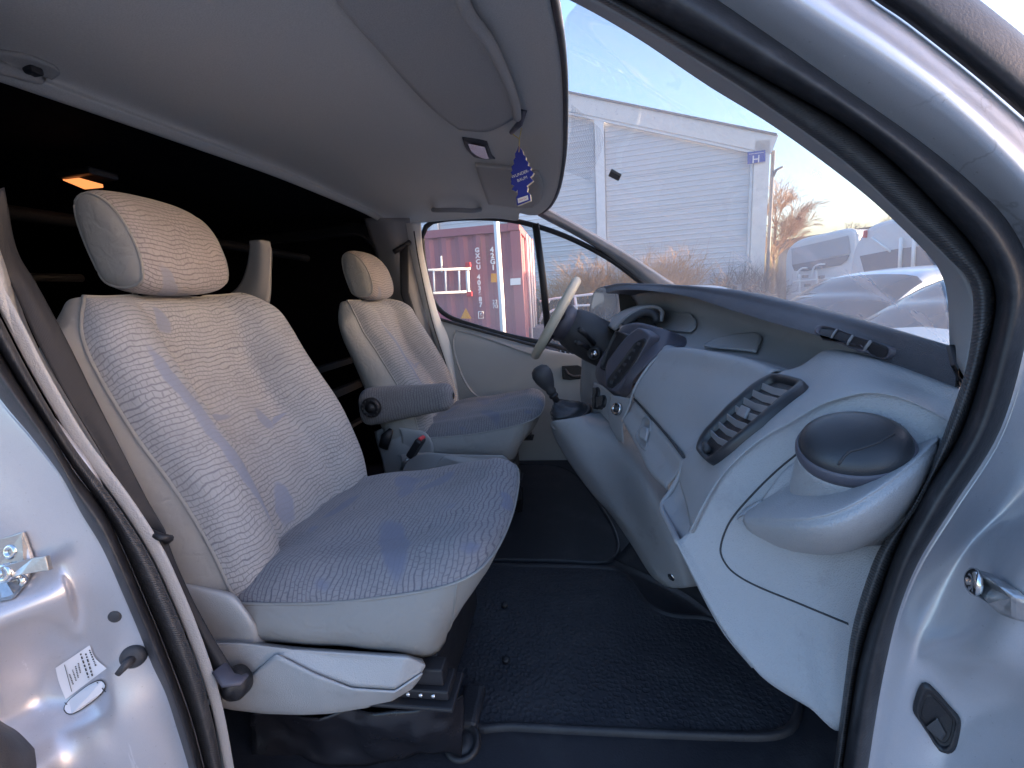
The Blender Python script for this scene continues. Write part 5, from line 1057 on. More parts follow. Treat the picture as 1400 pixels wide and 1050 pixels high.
for (a, b), (c_, d) in [((788, 468), (806, 478)), ((792, 450), (812, 470))]:
    s_ = MB(); s_.tube([P(a, b, y=1.66), P((a + c_) / 2, (b + d) / 2 - 1, y=1.69), P(c_, d, y=1.74)], [.011, .009, .010], 10); s_.build('column_stalk', M['black'], cw)
s_ = MB(); s_.lathe(P(812, 484, y=1.715), V((-.4, -1, .1)), [(.028, -.02), (.027, .004), (.018, .006), (.016, .0), (.0005, .0)], 20); s_.build('ignition_surround', M['black'], cw)
s_ = MB(); s_.lathe(P(812, 484, y=1.71), V((-.4, -1, .1)), [(.014, -.01), (.013, .004), (.0005, .005)], 18); s_.build('ignition_lock', M['chrome'], cw)
# ================================================================== GEAR LEVER
gl = top('gear_lever', 'black gear lever with pear-shaped knob and leather gaiter', 'gear lever', loc=P(783, 570, y=1.5))
g0, g1, g2, g3 = P(740, 510, y=1.5), P(752, 532, y=1.5), P(763, 552, y=1.5), P(775, 572, y=1.5); gax = (g0 - g1).normalized()
s_ = MB(); s_.lathe(g1, gax, [(.014, -.02), (.018, -.008), (.017, 0), (.026, .018), (.034, .042), (.036, .062), (.030, .080), (.016, .090), (.0005, .092)], 26); s_.build('gear_knob', M['charcoal'], gl)
s_ = MB(); s_.tube([g1, g2], [.011, .012], 12); s_.lathe(g1.lerp(g2, .45), gax, [(.015, -.006), (.017, 0), (.015, .006)], 16); s_.build('gear_stick', M['black'], gl)
base = [(758, 575, 1.42), (772, 580, 1.40), (795, 572, 1.43), (806, 560, 1.50), (798, 552, 1.60), (776, 556, 1.62), (760, 565, 1.55)]
bs_ = cr(base, 36, True); bc_ = sum(bs_, V()) / 36; tp_ = g2.lerp(g1, .2)
gr_ = []
for f, r in [(0, 1.0), (.15, .95), (.28, .86), (.34, .90), (.42, .74), (.52, .70), (.60, .55), (.70, .50), (.78, .36), (.9, .25), (1.0, .16)]:
    c_ = bc_.lerp(tp_, f); gr_.append([c_ + (p - bc_) * r + V((0, 0, .006 * noise.noise(p * 30 + V((f * 5, 0, 0))))) for p in bs_])
s_ = MB(); s_.grid(gr_, True); s_.build('gaiter', M['lid'], gl)
s_ = MB(); s_.tube(bs_ + [bs_[0], bs_[1]], .007, 8); s_.build('gaiter_frame', M['black'], gl)
# ================================================================== AIR FRESHENER
tr_z = []
af = top('air_freshener', 'blue tree-shaped card air freshener hanging from the sun visor hook', 'air freshener', loc=P(713, 276, y=1.30))
AY = CLIP.y
def af_p(px, py): return P(px, py, y=AY)
half = [(709, 199), (713.5, 205), (715, 211), (718.5, 214), (718, 218), (722, 222), (721, 226), (726, 229), (724.5, 232), (729, 236), (727, 240), (724, 242), (728.5, 247), (724, 250.5), (719.5, 254), (721, 256), (720, 262), (724, 265), (725, 274), (707, 281), (705.5, 270), (708, 266), (707.5, 258), (705, 262), (699.5, 259), (703, 254), (698.5, 252), (699, 248), (698, 244), (701, 240), (698, 236), (700.5, 233), (699, 228), (703, 224), (702, 219), (704.5, 215), (704, 210), (707, 205)]
o_ = [af_p(a, b) for a, b in half]; nrm = V((.35, 1, 0)).normalized()
cd_ = MB(); cd_.plate(o_, nrm, .003); 
afc = cd_.build('tree_card', M['blue'], af)
ux_ = (af_p(722, 236) - af_p(702, 240)).normalized(); nf = V((0, -1, 0))
bk_ = MB(); bk_.plate([p + V((.002, .0034, -.0015)) for p in o_], nrm, .003); bk_.build('card_back', M['card'], af)
ofs = V((0, -.0012, 0))
ul = (af_p(722, 228) - af_p(702, 236)); uu = af_p(709, 205) - af_p(712, 262)
text('lettering', 'WUNDER-', .0105, af_p(711.5, 238) + ofs, ul, uu, M['white'], af, .0003); text('lettering', 'BAUM', .0105, af_p(714, 245) + ofs, ul, uu, M['white'], af, .0003)
ld_ = MB(); ld_.plate([af_p(a, b) + V((0, -.0006, 0)) for a, b in [(707.5, 271.5), (721.5, 267), (722.5, 273), (708.5, 278)]], nrm, .0005); ld_.build('label', M['white'], af)
text('lettering', 'New Car', .0058, af_p(715, 272.4) + V((0, -.0012, 0)), af_p(721, 268.5) - af_p(708, 273), uu, M['red'], af, .0002)
hl_ = MB(); hl_.tube([af_p(709.5, 208), af_p(710, 190), CLIP + V((0, 0, -.002)), CLIP + V((.004, 0, .012))], .0012, 6); hl_.tube([af_p(710, 190), af_p(713, 175)], .001, 6); hl_.build('cord', M['yellow'], af)

# ================================================================== THE YARD OUTSIDE
def xcol(name, col, rough=.6, **k): return plastic(name, col, rough, 40, .001, .08, **k)
M['clad'] = plastic('cladding_sheet', (.60, .62, .64), .5, 30, .0005, .03); M['fascia'] = plastic('fascia_board', (.74, .72, .69), .6, 30, .001, .08, dirt=.4)
M['pipe'] = xcol('grey_pipe', (.22, .22, .23)); M['signblue'] = xcol('sign_blue', (.03, .08, .36)); M['signwhite'] = xcol('sign_white', (.8, .8, .8))
def rust_red():
    n = N('container_paint'); c = n.co()
    st = n.n('ShaderNodeMapping'); n.l(c, st.inputs[0]); st.inputs['Scale'].default_value = (6, 6, .8)
    a = n.ramp(n.noise(st.outputs[0], 1.4, 6, .7).outputs[0], .54, .72); b = n.noise(c, 1.2, 5).outputs[0]
    cc = n.mix(b, (.31, .11, .135), (.37, .15, .175)); cc = n.mix(n.math('MULTIPLY', a, .55), cc, (.30, .15, .09)); f = n.ramp(n.noise(st.outputs[0], 5, 6, .7).outputs[0], .6, .75)
    cc = n.mix(n.math('MULTIPLY', f, .45), cc, (.55, .42, .38)); return n.set(cc, .65, 0)
M['contred'] = rust_red()
TF = math.tan(math.radians(7)); F0 = P(1050, 200, y=13.5)
fdir = V((-1, TF, 0)).normalized(); fnrm = V((-TF, -1, 0)).normalized()
def FP(px, py, off=0.0):
    d = RAY(px, py); q = F0 + fnrm * off; t = (q - CAM).dot(fnrm) / d.dot(fnrm); return CAM + d * t
def Fs(s, z, off=0.0): return V((F0.x, F0.y, 0)) + fdir * s + fnrm * off + V((0, 0, z))
def s_of(p): return (V((p.x, p.y, 0)) - V((F0.x, F0.y, 0))).dot(fdir)
bl = top('building', 'large grey clad hall with sloping white gable edge and blue sign', 'building', loc=(F0.x - 6, F0.y + .7, 0))
va, vb = FP(790, 158), FP(1030, 209); sa, sb = s_of(va), s_of(vb); slope = (va.z - vb.z) / (sa - sb)
def verge(s): return vb.z + (s - sb) * slope
sc_ = s_of(FP(821, 250)); pitch = FP(940, 231).z - FP(940, 283).z; zj = FP(940, 231).z
SEND = 17.0; RIDGE = 9.5
def vz(s): return verge(s) if s < RIDGE else verge(2 * RIDGE - s)
k0 = -int((zj) / pitch) - 1
bk_parts = 0
for k in range(k0, 9):
    z0_, z1_ = zj + k * pitch, zj + (k + 1) * pitch
    z0_ = max(z0_, 0.15)
    if z1_ <= z0_ + .05: continue
    for s0, s1 in ((.35, sc_ - .16), (sc_ + .16, sc_ + 5.2), (sc_ + 5.5, SEND)):
        if z0_ > max(vz(s0), vz(s1), vz(min(max(RIDGE, s0), s1))): continue
        ns = 14; prof = []; rib = 7
        for j in range(rib):
            for f, o in ((.0, 0.0), (.62, .0), (.72, .011), (.90, .011)):
                prof.append((z0_ + .012 + (z1_ - z0_ - .012) * (j + f) / rib, o))
        prof.append((z1_, 0.0)); prof = [(z0_, -.02), (z0_ + .011, -.02)] + prof
        G = []
        for z, o in prof: G.append([Fs(s0 + (s1 - s0) * i / ns, min(z, vz(s0 + (s1 - s0) * i / ns)), o) for i in range(ns + 1)])
        link('wall_panel', gridmesh(G, smooth=False), M['clad'], bl)
def fbeam(name, s0, z0, s1, z1, w, d, off, mat, par=bl, bev=.0):
    a, b = Fs(s0, z0, off), Fs(s1, z1, off); t = (b - a).normalized(); u = fnrm.cross(t).normalized(); R = Matrix((t, u, fnrm)).transposed()
    g = MB(); g.box((a + b) / 2, ((b - a).length, w, d), R); return g.build(name, mat, par, bev)
ft_ = (FP(900, 165).z - FP(900, 184).z)
fbeam('verge_board', -.12, vz(-.12) + .26, RIDGE, vz(RIDGE) + .26, .46, .12, .10, M['fascia']); fbeam('verge_board', RIDGE, vz(RIDGE) + .26, SEND, vz(SEND) + .26, .46, .12, .10, M['fascia'])
fbeam('verge_trim', .0, vz(0) - .02, RIDGE, vz(RIDGE) - .02, .07, .08, .09, M['signwhite']); fbeam('verge_cap', -.15, vz(-.15) + .50, RIDGE, vz(RIDGE) + .50, .05, .2, .10, M['pipe'])
fbeam('corner_post', .17, .05, .17, vz(.17) + .3, .36, .2, .06, M['fascia']); fbeam('corner_trim', .39, .05, .39, vz(.39), .06, .06, .05, M['signwhite'])
fbeam('column', sc_, .05, sc_, vz(sc_), .26, .12, .06, M['signwhite']); fbeam('column', sc_ + 5.35, .05, sc_ + 5.35, vz(sc_ + 5.35), .26, .12, .06, M['signwhite']); fbeam('plinth', .0, .08, SEND, .08, .16, .1, .05, M['pipe'])
gp = MB(); gp.tube([Fs(-.12, .1, .05), Fs(-.12, vz(0) + .1, .05)], .05, 8); gp.tube([Fs(-.12, vz(0) - .6, .05), Fs(-.20, vz(0) - .4, .10), Fs(-.34, vz(0) - .35, .14)], .035, 8); gp.build('rain_pipe', M['pipe'], bl)
side = MB(); a, b = Fs(0, 0, -.03), Fs(0, vz(0), -.03); dpt = -fnrm * 30
pr = [Fs(.02, 0, -.04), Fs(.02, vz(.02) - .0, -.04), Fs(RIDGE, vz(RIDGE), -.04), Fs(SEND, vz(SEND), -.04), Fs(SEND, 0, -.04)]
side.add(pr + [p + dpt for p in pr], [(0, 1, 6, 5), (1, 2, 7, 6), (2, 3, 8, 7), (3, 4, 9, 8), (9, 8, 7, 6, 5), (0, 4, 3, 2, 1)]); side.build('hall_body', M['clad'], bl)
sg = top('sign', 'small blue sign with a white H at the hall corner', 'sign', loc=FP(1034, 224, .2))
ss_ = MB(); q = [FP(a, b, .19) for a, b in [(1022, 208.5), (1046, 205.5), (1046, 221), (1022, 224.5)]]; ss_.plate(q, fnrm, .03); ss_.build('sign_board', M['signblue'], sg)
text('lettering', 'H', .27, FP(1033.5, 218.2, .225), -fdir, (0, 0, 1), M['signwhite'], sg, .004)
sl2 = MB(); sl2.plate([FP(a, b, .222) for a, b in [(1024, 210.6), (1044, 208), (1044, 208.6), (1024, 211.2)]], fnrm, .004); sl2.build('sign_line', M['signwhite'], sg)
# ---- shipping container
CY, CZ0, CZ1 = 7.3, .12, P(660, 308.5, y=7.3).z; CX1 = P(713, 380, y=7.3).x; CX0 = CX1 - 6.06; CD = 2.44
ct = top('shipping_container', 'faded red shipping container with white numbers, seen through the driver door window', 'container', loc=((CX0 + CX1) / 2, CY + 1.2, 0))
def corr(x0, x1, y, z0, z1, pitch=.278, dep=.036, horiz='x'):
    n_ = max(1, int((x1 - x0) / pitch)); p_ = (x1 - x0) / n_; pr = []
    for i in range(n_):
        for f, o in ((0, 0), (.26, 0), (.5, dep), (.76, dep)): pr.append((x0 + (i + f) * p_, o))
    pr.append((x1, 0)); return pr
pr = corr(CX0 + .1, CX1 - .13, CY, 0, 0)
link('side_panel', gridmesh([[V((x, CY + .03 + o, z)) for x, o in pr] for z in (CZ0 + .12, CZ1 - .1)], smooth=False), M['contred'], ct)
pr2 = corr(CY + .1, CY + CD - .1, 0, 0, 0)
link('end_panel', gridmesh([[V((CX1 - .03 - o, y, z)) for y, o in pr2] for z in (CZ0 + .12, CZ1 - .1)], smooth=False), M['contred'], ct)
bx = MB()
for y in (CY + .05, CY + CD - .05):
    bx.box(((CX0 + CX1) / 2, y, CZ1 - .06), (CX1 - CX0 - .2, .1, .12)); bx.box(((CX0 + CX1) / 2, y, CZ0 + .08), (CX1 - CX0 - .2, .1, .16))
for x in (CX0 + .06, CX1 - .06):
    bx.box((x, CY + CD / 2, CZ1 - .06), (.12, CD - .2, .12)); bx.box((x, CY + CD / 2, CZ0 + .08), (.12, CD - .2, .16))
    for y in (CY + .06, CY + CD - .06): bx.box((x, y, (CZ0 + CZ1) / 2), (.16, .12, CZ1 - CZ0 - .24))
bx.box(((CX0 + CX1) / 2, CY + CD / 2, CZ1 - .03), (CX1 - CX0 - .2, CD - .2, .03)); bx.box((CX0 + .05, CY + CD / 2, 1.4), (.05, CD - .2, 2.2)); bx.box(((CX0 + CX1) / 2, CY + CD - .04, 1.4), (6, .03, 2.2)); bx.build('frame', M['contred'], ct)
for x in (CX0 + .08, CX1 - .08):
    for y in (CY + .07, CY + CD - .07):
        for z in (CZ0 + .05, CZ1 - .05):
            g = MB(); g.box((x, y, z), (.19, .17, .13)); g.build('corner_casting', M['contred'], ct, .01)
def cpx(px, py, o=-.012): p = P(px, py, y=CY); return V((p.x, CY + o, p.z))
text('lettering', '\n'.join('GXCU'), .098, cpx(653.5, 354), (1, 0, 0), (0, 0, 1), M['signwhite'], ct, .004, sp=.92, bold=.004)
text('lettering', '\n'.join('403687'), .104, cpx(656, 398), (1, 0, 0), (0, 0, 1), M['signwhite'], ct, .004, sp=.86, bold=.004)
text('lettering', '6', .09, cpx(658, 430.5), (1, 0, 0), (0, 0, 1), M['signwhite'], ct, .004, bold=.003)
text('lettering', '\n'.join('42G1'), .11, cpx(673.5, 354), (1, 0, 0), (0, 0, 1), M['signwhite'], ct, .004, sp=.85, bold=.004)
text('lettering', '22\n70', .09, cpx(677, 416), (1, 0, 0), (0, 0, 1), M['signwhite'], ct, .004, sp=.85)
g = MB(); o4 = [cpx(654.5, 426), cpx(661, 426), cpx(661, 435), cpx(654.5, 435)]; g.tube(o4 + [o4[0]], .008, 6); g.build('number_box', M['signwhite'], ct)
M['orange'] = xcol('warning_orange', (.75, .32, .02))
g = MB(); g.plate([cpx(637, 421), cpx(645, 435.5), cpx(630, 435.5)], V((0, -1, 0)), .004); g.build('warning_triangle', M['orange'], ct)
g = MB(); g.plate([cpx(671.5, 374), cpx(679, 374), cpx(679, 386), cpx(671.5, 386)], V((0, -1, 0)), .004); g.build('warning_label', M['orange'], ct)
g = MB(); g.plate([cpx(698, 381, -.02), cpx(712, 380, -.02), cpx(712, 389, -.02), cpx(698, 390, -.02)], V((0, -1, 0)), .004); g.build('plate', M['signwhite'], ct)
for i in range(3):
    g = MB(); yy = CY + .7 + i * .5; g.tube([V((CX1 + .05, yy, CZ0 + .2)), V((CX1 + .05, yy, CZ1 - .1))], .022, 8); g.build('lock_rod', M['fascia'], ct)
# ---- ladder in front of the container
ldr = top('ladder', 'white ladder with red end caps hung level on the side of the red container', 'ladder', loc=P(612, 399, y=7.24))
ly = 7.24
def lp_(a, b): return P(a, b, y=ly)
for a, b in (((520, 372), (643, 367)), ((520, 404), (643, 398.5))):
    g = MB(); g.tube([lp_(*a), lp_(*b)], .022, 6); g.build('ladder_rail', M['signwhite'], ldr)
for a in (540, 558, 575, 593, 609, 627.5, 639):
    g = MB(); g.tube([lp_(a, 370), lp_(a + 1, 400)], .018 if a < 630 else .03, 6); g.build('rung', M['signwhite'], ldr)
for a, b in ((640, 362), (642, 402)):
    g = MB(); g.box(lp_(a, b), (.09, .06, .08)); g.build('end_cap', M['red'], ldr, .01)
g = MB(); g.tube([lp_(603, 350), lp_(604, 372)], .015, 6); g.build('hook_rod', M['signwhite'], ldr)
# ---- pale pole
q = P(684, 400, y=6.6); pb = MB(); pb.tube([V((q.x - .015, 6.6, 0)), V((q.x + .01, 6.6, 1.5)), V((q.x + .012, 6.6, 4.6))], .042, 12); pb.box((q.x, 6.6, .02), (.25, .25, .04)); po = pb.build('pole', M['signwhite']); tag(po, 'thin pale grey metal pole in front of the red container', 'pole')
# ---- fence and rack behind the steering wheel
fe_ = top('fence', 'dark slatted fence low behind the steering wheel', 'fence', loc=P(770, 450, y=9.8))
g = MB(); random.seed(5); x0, x1 = P(715, 420, y=9.8).x, P(1010, 420, y=9.8).x; zt = P(770, 407, y=9.8).z; i = 0; x = x0
M['slatwood'] = xcol('dark_wood', (.05, .045, .04))
while x < x1: g.box((x, 9.8 + random.uniform(-.01, .01), zt / 2 + .02), (.07, .03, zt + random.uniform(-.03, .03))); x += .105
g.build('slats', M['slatwood'], fe_, kind='stuff')
for k in range(5): g = MB(); g.box((x0 + (x1 - x0) * k / 4, 9.86, zt / 2), (.1, .08, zt + .1)); g.build('post', M['pipe'], fe_)
for z in (.35, zt - .1): g = MB(); g.box(((x0 + x1) / 2, 9.84, z), (x1 - x0, .03, .08)); g.build('fence_rail', M['slatwood'], fe_)
rk = top('trailer_rack', 'white tubular trailer rack in front of the dark slatted fence', 'rack', loc=P(775, 455, y=8.8))
def rp(a, b): return P(a, b, y=8.8)
for l in ([(738, 412), (760, 408), (812, 402), (830, 401)], [(738, 437), (756, 424), (790, 418), (830, 416)], [(786, 405), (788, 420), (789, 455)], [(752, 409), (742, 428), (738, 440)], [(812, 402), (814, 455)]):
    g = MB(); g.tube([rp(*q) for q in l], .026, 6); g.build('tube', M['signwhite'], rk)
g = MB(); q = rp(780, 452); g.box((q.x, 8.8, q.z), (1.6, .9, .25)); g.build('trailer_bed', M['pipe'], rk)
for a in (748, 800): 
    q = rp(a, 470); g = MB(); g.lathe((q.x, 8.4, .3), (0, 1, 0), [(.2, -.08), (.3, -.06), (.3, .06), (.2, .08)], 20); g.build('wheel', M['rubber'], rk)
# ---- twiggy trees and bushes
def twigs(mb, p, d, L, r, lvl, rnd, droop=.15, spread=.6, kids=3):
    n_ = 3; q = [p]; dd = d.copy()
    for i in range(n_):
        dd = (dd + V((rnd.uniform(-1, 1), rnd.uniform(-1, 1), rnd.uniform(-.6, .8))) * .16 - V((0, 0, droop * .3 if lvl < 2 else 0))).normalized(); q.append(q[-1] + dd * L / n_)
    mb.tube(q, [r * (1 - .5 * i / n_) for i in range(n_ + 1)], 3, False)
    if lvl == 0: return
    for k in range(kids):
        t = rnd.uniform(.35, 1.0); a = q[min(n_, int(t * n_) + 0)].lerp(q[min(n_, int(t * n_) + 1)], (t * n_) % 1) if t < 1 else q[-1]
        nd = (dd + V((rnd.uniform(-1, 1), rnd.uniform(-1, 1), rnd.uniform(-.5, .9))) * spread * 1.3).normalized()
        twigs(mb, a, nd, L * rnd.uniform(.55, .8), r * .55, lvl - 1, rnd, droop, spread, kids)
M['bark'] = xcol('winter_bark', (.16, .115, .075)); M['suntwig'] = xcol('sunlit_golden_twigs', (.46, .26, .105)); M['browntwig'] = xcol('brown_twigs', (.33, .20, .11)); M['greytwig'] = xcol('grey_twigs', (.15, .13, .115)); M['leaf'] = xcol('brown_leaves', (.34, .21, .09))  # golden twig tone carries the warm low sun in its colour
def tree(label, base, h, seed, cat='tree', group=None, mat='suntwig', lvl=5, kids=4, droop=.3, spread=.6, r=.09, stems=1, leaves=0, name=None, tf=.38, lf=.26, mains=9):
    rnd = random.Random(seed); t = top(name or ('bare_tree' if cat == 'tree' else 'bush'), label, cat, group, loc=base)
    if stems == 1:
        g = MB(); tp = base + V((rnd.uniform(-.1, .1), 0, h * tf)); g.tube([base - V((0, 0, .1)), base.lerp(tp, .5), tp], [r, r * .8, r * .65], 8); g.build('trunk', M['bark'], t)
        g = MB()
        for k in range(mains): twigs(g, base.lerp(tp, rnd.uniform(.5, 1)), V((rnd.uniform(-1, 1), rnd.uniform(-1, 1), rnd.uniform(.3, 1.3))).normalized(), h * lf, r * .35, lvl - 1, rnd, droop, spread, kids)
    else:
        g = MB()
        for k in range(stems): twigs(g, base + V((rnd.uniform(-.4, .4) * h * .5, rnd.uniform(-.3, .3) * h * .4, 0)), V((rnd.uniform(-.6, .6), rnd.uniform(-.6, .6), 1)).normalized(), h * .55, r * .35, lvl, rnd, droop, spread, kids)
    if leaves:
        vs = [random.Random(seed + 1).choice(g.v) for _ in range(leaves)]
        for v in vs:
            a = V((rnd.uniform(-1, 1), rnd.uniform(-1, 1), rnd.uniform(-1, 1))).normalized() * .05; b = V((rnd.uniform(-1, 1), rnd.uniform(-1, 1), rnd.uniform(-1, 1))).normalized() * .04
            g.add([v, v + a, v + a + b, v + b], [(0, 1, 2, 3)])
    me = bpy.data.meshes.new('crown'); me.from_pydata([tuple(v) for v in g.v], [], g.f); link('crown', me, M[mat], t); return t
def gnd(px, y): q = P(px, 400, y=y); return V((q.x, y, 0))
tree('tall bare golden tree beside the hall corner, drooping twigs', gnd(1056, 16.5), 4.7, 11, r=.07, leaves=3500, tf=.70, lf=.15, mains=16, mat='browntwig', droop=.55, spread=.45, kids=5)
tree('golden twiggy bush in front of the hall, right of the windscreen pillar', gnd(905, 12.6), 2.35, 21, 'bush', 'bushes in front of the hall', 'suntwig', 3, 5, .1, 1.0, .05, 46, 9000)
tree('golden brown bush behind the rim of the steering wheel', gnd(812, 12.5), 2.3, 22, 'bush', 'bushes in front of the hall', 'suntwig', 3, 5, .1, 1.0, .05, 42, 8000)
tree('thin bare bush at the far end of the red container', gnd(742, 12.6), 1.9, 23, 'bush', 'bushes in front of the hall', 'suntwig', 3, 4, .1, .7, .05, 16, 600)
tree('grey bare bush low beside the hall corner', gnd(1018, 13.2), 2.0, 24, 'bush', 'bushes in front of the hall', 'greytwig', 3, 4, .1, .6, .05, 20)
tree('grey tangled bush left of the caravan with the bicycle rack', gnd(1050, 13.6), 1.9, 25, 'bush', 'bushes in front of the hall', 'greytwig', 3, 4, .1, .6, .05, 20)
for i, (a, y, h, lab) in enumerate([(1160, 44, 6.6, 'bare tree top above the low dark roof, over the caravans'), (1205, 45, 7.0, 'bare tree top at the windscreen edge above the low dark roof')]):
    tree(lab, gnd(a, y), h, 40 + i, 'tree', 'trees beyond the low roof', 'greytwig', 4, 4, .1, .6, .1, tf=.75, lf=.13, mains=14)
# ---- low dark building beyond the caravans
wh = top('shed', 'long low building with dark roof beyond the caravans', 'building', loc=P(1180, 400, y=24))
A0, A1 = P(1060, 333, y=27), P(1330, 283, y=20); d_ = (A1 - A0); hz = V((d_.x, d_.y, 0)).normalized(); bkd = V((-hz.y, hz.x, 0))
if bkd.y < 0: bkd = -bkd
A0.z = A1.z = (A0.z + A1.z) / 2
L_ = (A1 - A0).length
g = MB(); g.add([A0 * 1, A1 * 1, A1 + bkd * 9 + V((0, 0, .6)), A0 + bkd * 9 + V((0, 0, .6)), A0 - V((0, 0, .5)), A1 - V((0, 0, .5)), A1 + bkd * 9 - V((0, 0, .1)), A0 + bkd * 9 - V((0, 0, .1))], [(0, 1, 2, 3), (4, 5, 1, 0), (5, 6, 2, 1), (6, 7, 3, 2), (7, 4, 0, 3), (4, 7, 6, 5)]); M['darkroof'] = xcol('dark_roof', (.10, .085, .07)); g.build('roof', M['darkroof'], wh)
g = MB(); B0, B1 = A0 + bkd * .3, A1 + bkd * .3; B0.z = B1.z = A0.z - .5; g.add([V((B0.x, B0.y, 0)), V((B1.x, B1.y, 0)), B1, B0, V((B0.x, B0.y, 0)) + bkd * 8, V((B1.x, B1.y, 0)) + bkd * 8, B1 + bkd * 8, B0 + bkd * 8], [(0, 1, 2, 3), (1, 5, 6, 2), (5, 4, 7, 6), (4, 0, 3, 7)]); g.build('wall', M['pipe'], wh)
# ---- caravans
M['cwhite'] = plastic('caravan_white', (.62, .63, .65), .4, 60, .0004, .04); M['cwin'] = xcol('caravan_window', (.15, .18, .22), .15); M['cgrey'] = xcol('caravan_grey', (.30, .33, .38), .4)
def vplane(a, ya, b, yb):
    p, q = P(a, 380, y=ya), P(b, 380, y=yb); p.z = q.z = 0; t = (q - p).normalized(); n_ = V((t.y, -t.x, 0))
    if n_.dot(CAM - p) < 0: n_ = -n_
    def f(px, py, off=0.0):
        o = p + n_ * off; d = RAY(px, py); return CAM + d * ((o - CAM).dot(n_) / d.dot(n_))
    return f, n_, t
def caravan(label, pl_args, outline, win, length, extras):
    f, n_, t_ = vplane(*pl_args) if not callable(pl_args[0]) else pl_args; base = f(outline[0][0], outline[0][1]); t = top('caravan', label, 'caravan', 'caravans parked beyond the cars', loc=(base.x, base.y, 0))
    o = [f(a, b) for a, b in outline]; zb = .45; o[0].z = zb; o[-1].z = zb
    oo = [o[0]] + cr(o[1:-1], 40) + [o[-1]]; k = len(oo); c = sum(oo, V()) / k
    g = MB(); rings = [[c + (p - c) * s - n_ * d for p in oo] for s, d in ((.2, -.06), (.7, -.06), (.95, -.05), (.985, -.02), (1.0, .05), (1.0, length), (.9, length + .1), (.2, length + .1))]
    g.grid(rings, True); g.add([q for q in rings[0]], [tuple(range(k))]); bd = g.build('caravan_body', M['cwhite'], t)
    g = MB(); g.tube([p + n_ * .02 - n_ * .06 for p in oo], .03, 6); g.build('edge_rail', M['signwhite'], t)
    g = MB(); g.plate([f(a, b, .08) for a, b in win], n_, .012); g.build('window', M['cwin'], t, .01)
    for d in (1.6, 2.4):
        for w_ in (.08, .92):
            q = oo[0].lerp(oo[-1], w_) - n_ * d; g = MB(); g.lathe((q.x, q.y, .32), t_, [(.2, -.09), (.32, -.07), (.32, .07), (.2, .09)], 18); g.build('wheel', M['rubber'], t)
    extras(f, n_, t); return t
def ex1(f, n_, t):
    g = MB(); g.plate([f(a, b, .075) for a, b in [(1082, 340), (1160, 322), (1163, 346), (1083, 363)]], n_, .006); g.build('front_panel', M['cgrey'], t)
    for l in ([(1090, 380), (1091, 372), (1096, 367), (1104, 366)], [(1110, 378), (1112, 367), (1118, 362), (1128, 361)], [(1085, 385), (1140, 380)], [(1083, 402), (1130, 396)], [(1093, 375), (1094, 415)], [(1106, 388), (1107, 412)], [(1116, 370), (1118, 400)]):
        g = MB(); g.tube(cr([f(a, b, .22) for a, b in l], 10), .022, 6); g.build('bicycle_rack', M['signwhite'], t)
    for a, b in ((1101, 378), (1104, 390), (1107, 398), (1123, 379), (1130, 390), (1090, 409), (1119, 366)):
        g = MB(); g.box(f(a, b, .24), (.12, .08, .07)); g.build('rack_clamp', M['pipe'], t, .01)
    text('lettering', 'III', .16, f(1106, 348, .085), -V((n_.y, -n_.x, 0)) if V((n_.y, -n_.x, 0)).x < 0 else V((n_.y, -n_.x, 0)), (0, 0, 1), M['pipe'], t, .003) if False else None
caravan('white caravan end with bicycle rack under its window, left of the other caravan', (1076, 12.6, 1166, 11.2), [(1075, 440), (1075, 360), (1077, 345), (1086, 334), (1100, 327), (1130, 320), (1160, 314), (1170, 318), (1172, 345), (1172, 440)], [(1083, 362), (1162, 348), (1158, 356), (1150, 362), (1100, 371), (1086, 370)], 5.0, ex1)
def ex2(f, n_, t):
    g = MB(); g.box(f(1183, 320, .085), (.05, .05, .13)); g.build('marker_light', M['red'], t, .01)
    g = MB(); g.tube([f(1192, 325, .09), f(1218, 344, .09)], .02, 6); g.build('stay', M['signwhite'], t)
    for a in (1232, 1250): g = MB(); g.tube([f(a, 325, .12), f(a - 2, 368, .12)], .03, 6); g.build('grab_rail', M['signwhite'], t)
caravan('white caravan with red marker light, partly behind the windscreen pillar', (1166, 9.4, 1300, 7.6), [(1165, 440), (1165, 375), (1168, 352), (1176, 330), (1190, 312), (1215, 303), (1250, 297), (1290, 292), (1320, 290), (1325, 440)], [(1176, 350), (1228, 340), (1300, 332), (1300, 372), (1226, 368), (1182, 372)], 5.5, ex2)
n3 = V((-1, 0, 0)); t3 = V((0, -1, 0))
caravan('unseen white caravan added side on to shade the van from the low sun', (lambda a, b, off=0.0: V((9.0, 3.8 - a, b)) + n3 * off, n3, t3), [(0, .4), (0, 1.4), (.15, 2.2), (.6, 2.6), (1.5, 2.68), (3.5, 2.7), (5.2, 2.68), (6.2, 2.55), (6.7, 2.1), (6.9, 1.4), (6.9, .4)], [(1.2, 1.3), (2.8, 1.3), (2.8, 1.9), (1.2, 1.9)], 2.2, lambda f, n_, t: None)  # caravan out of view, added to block the low sun from the cab
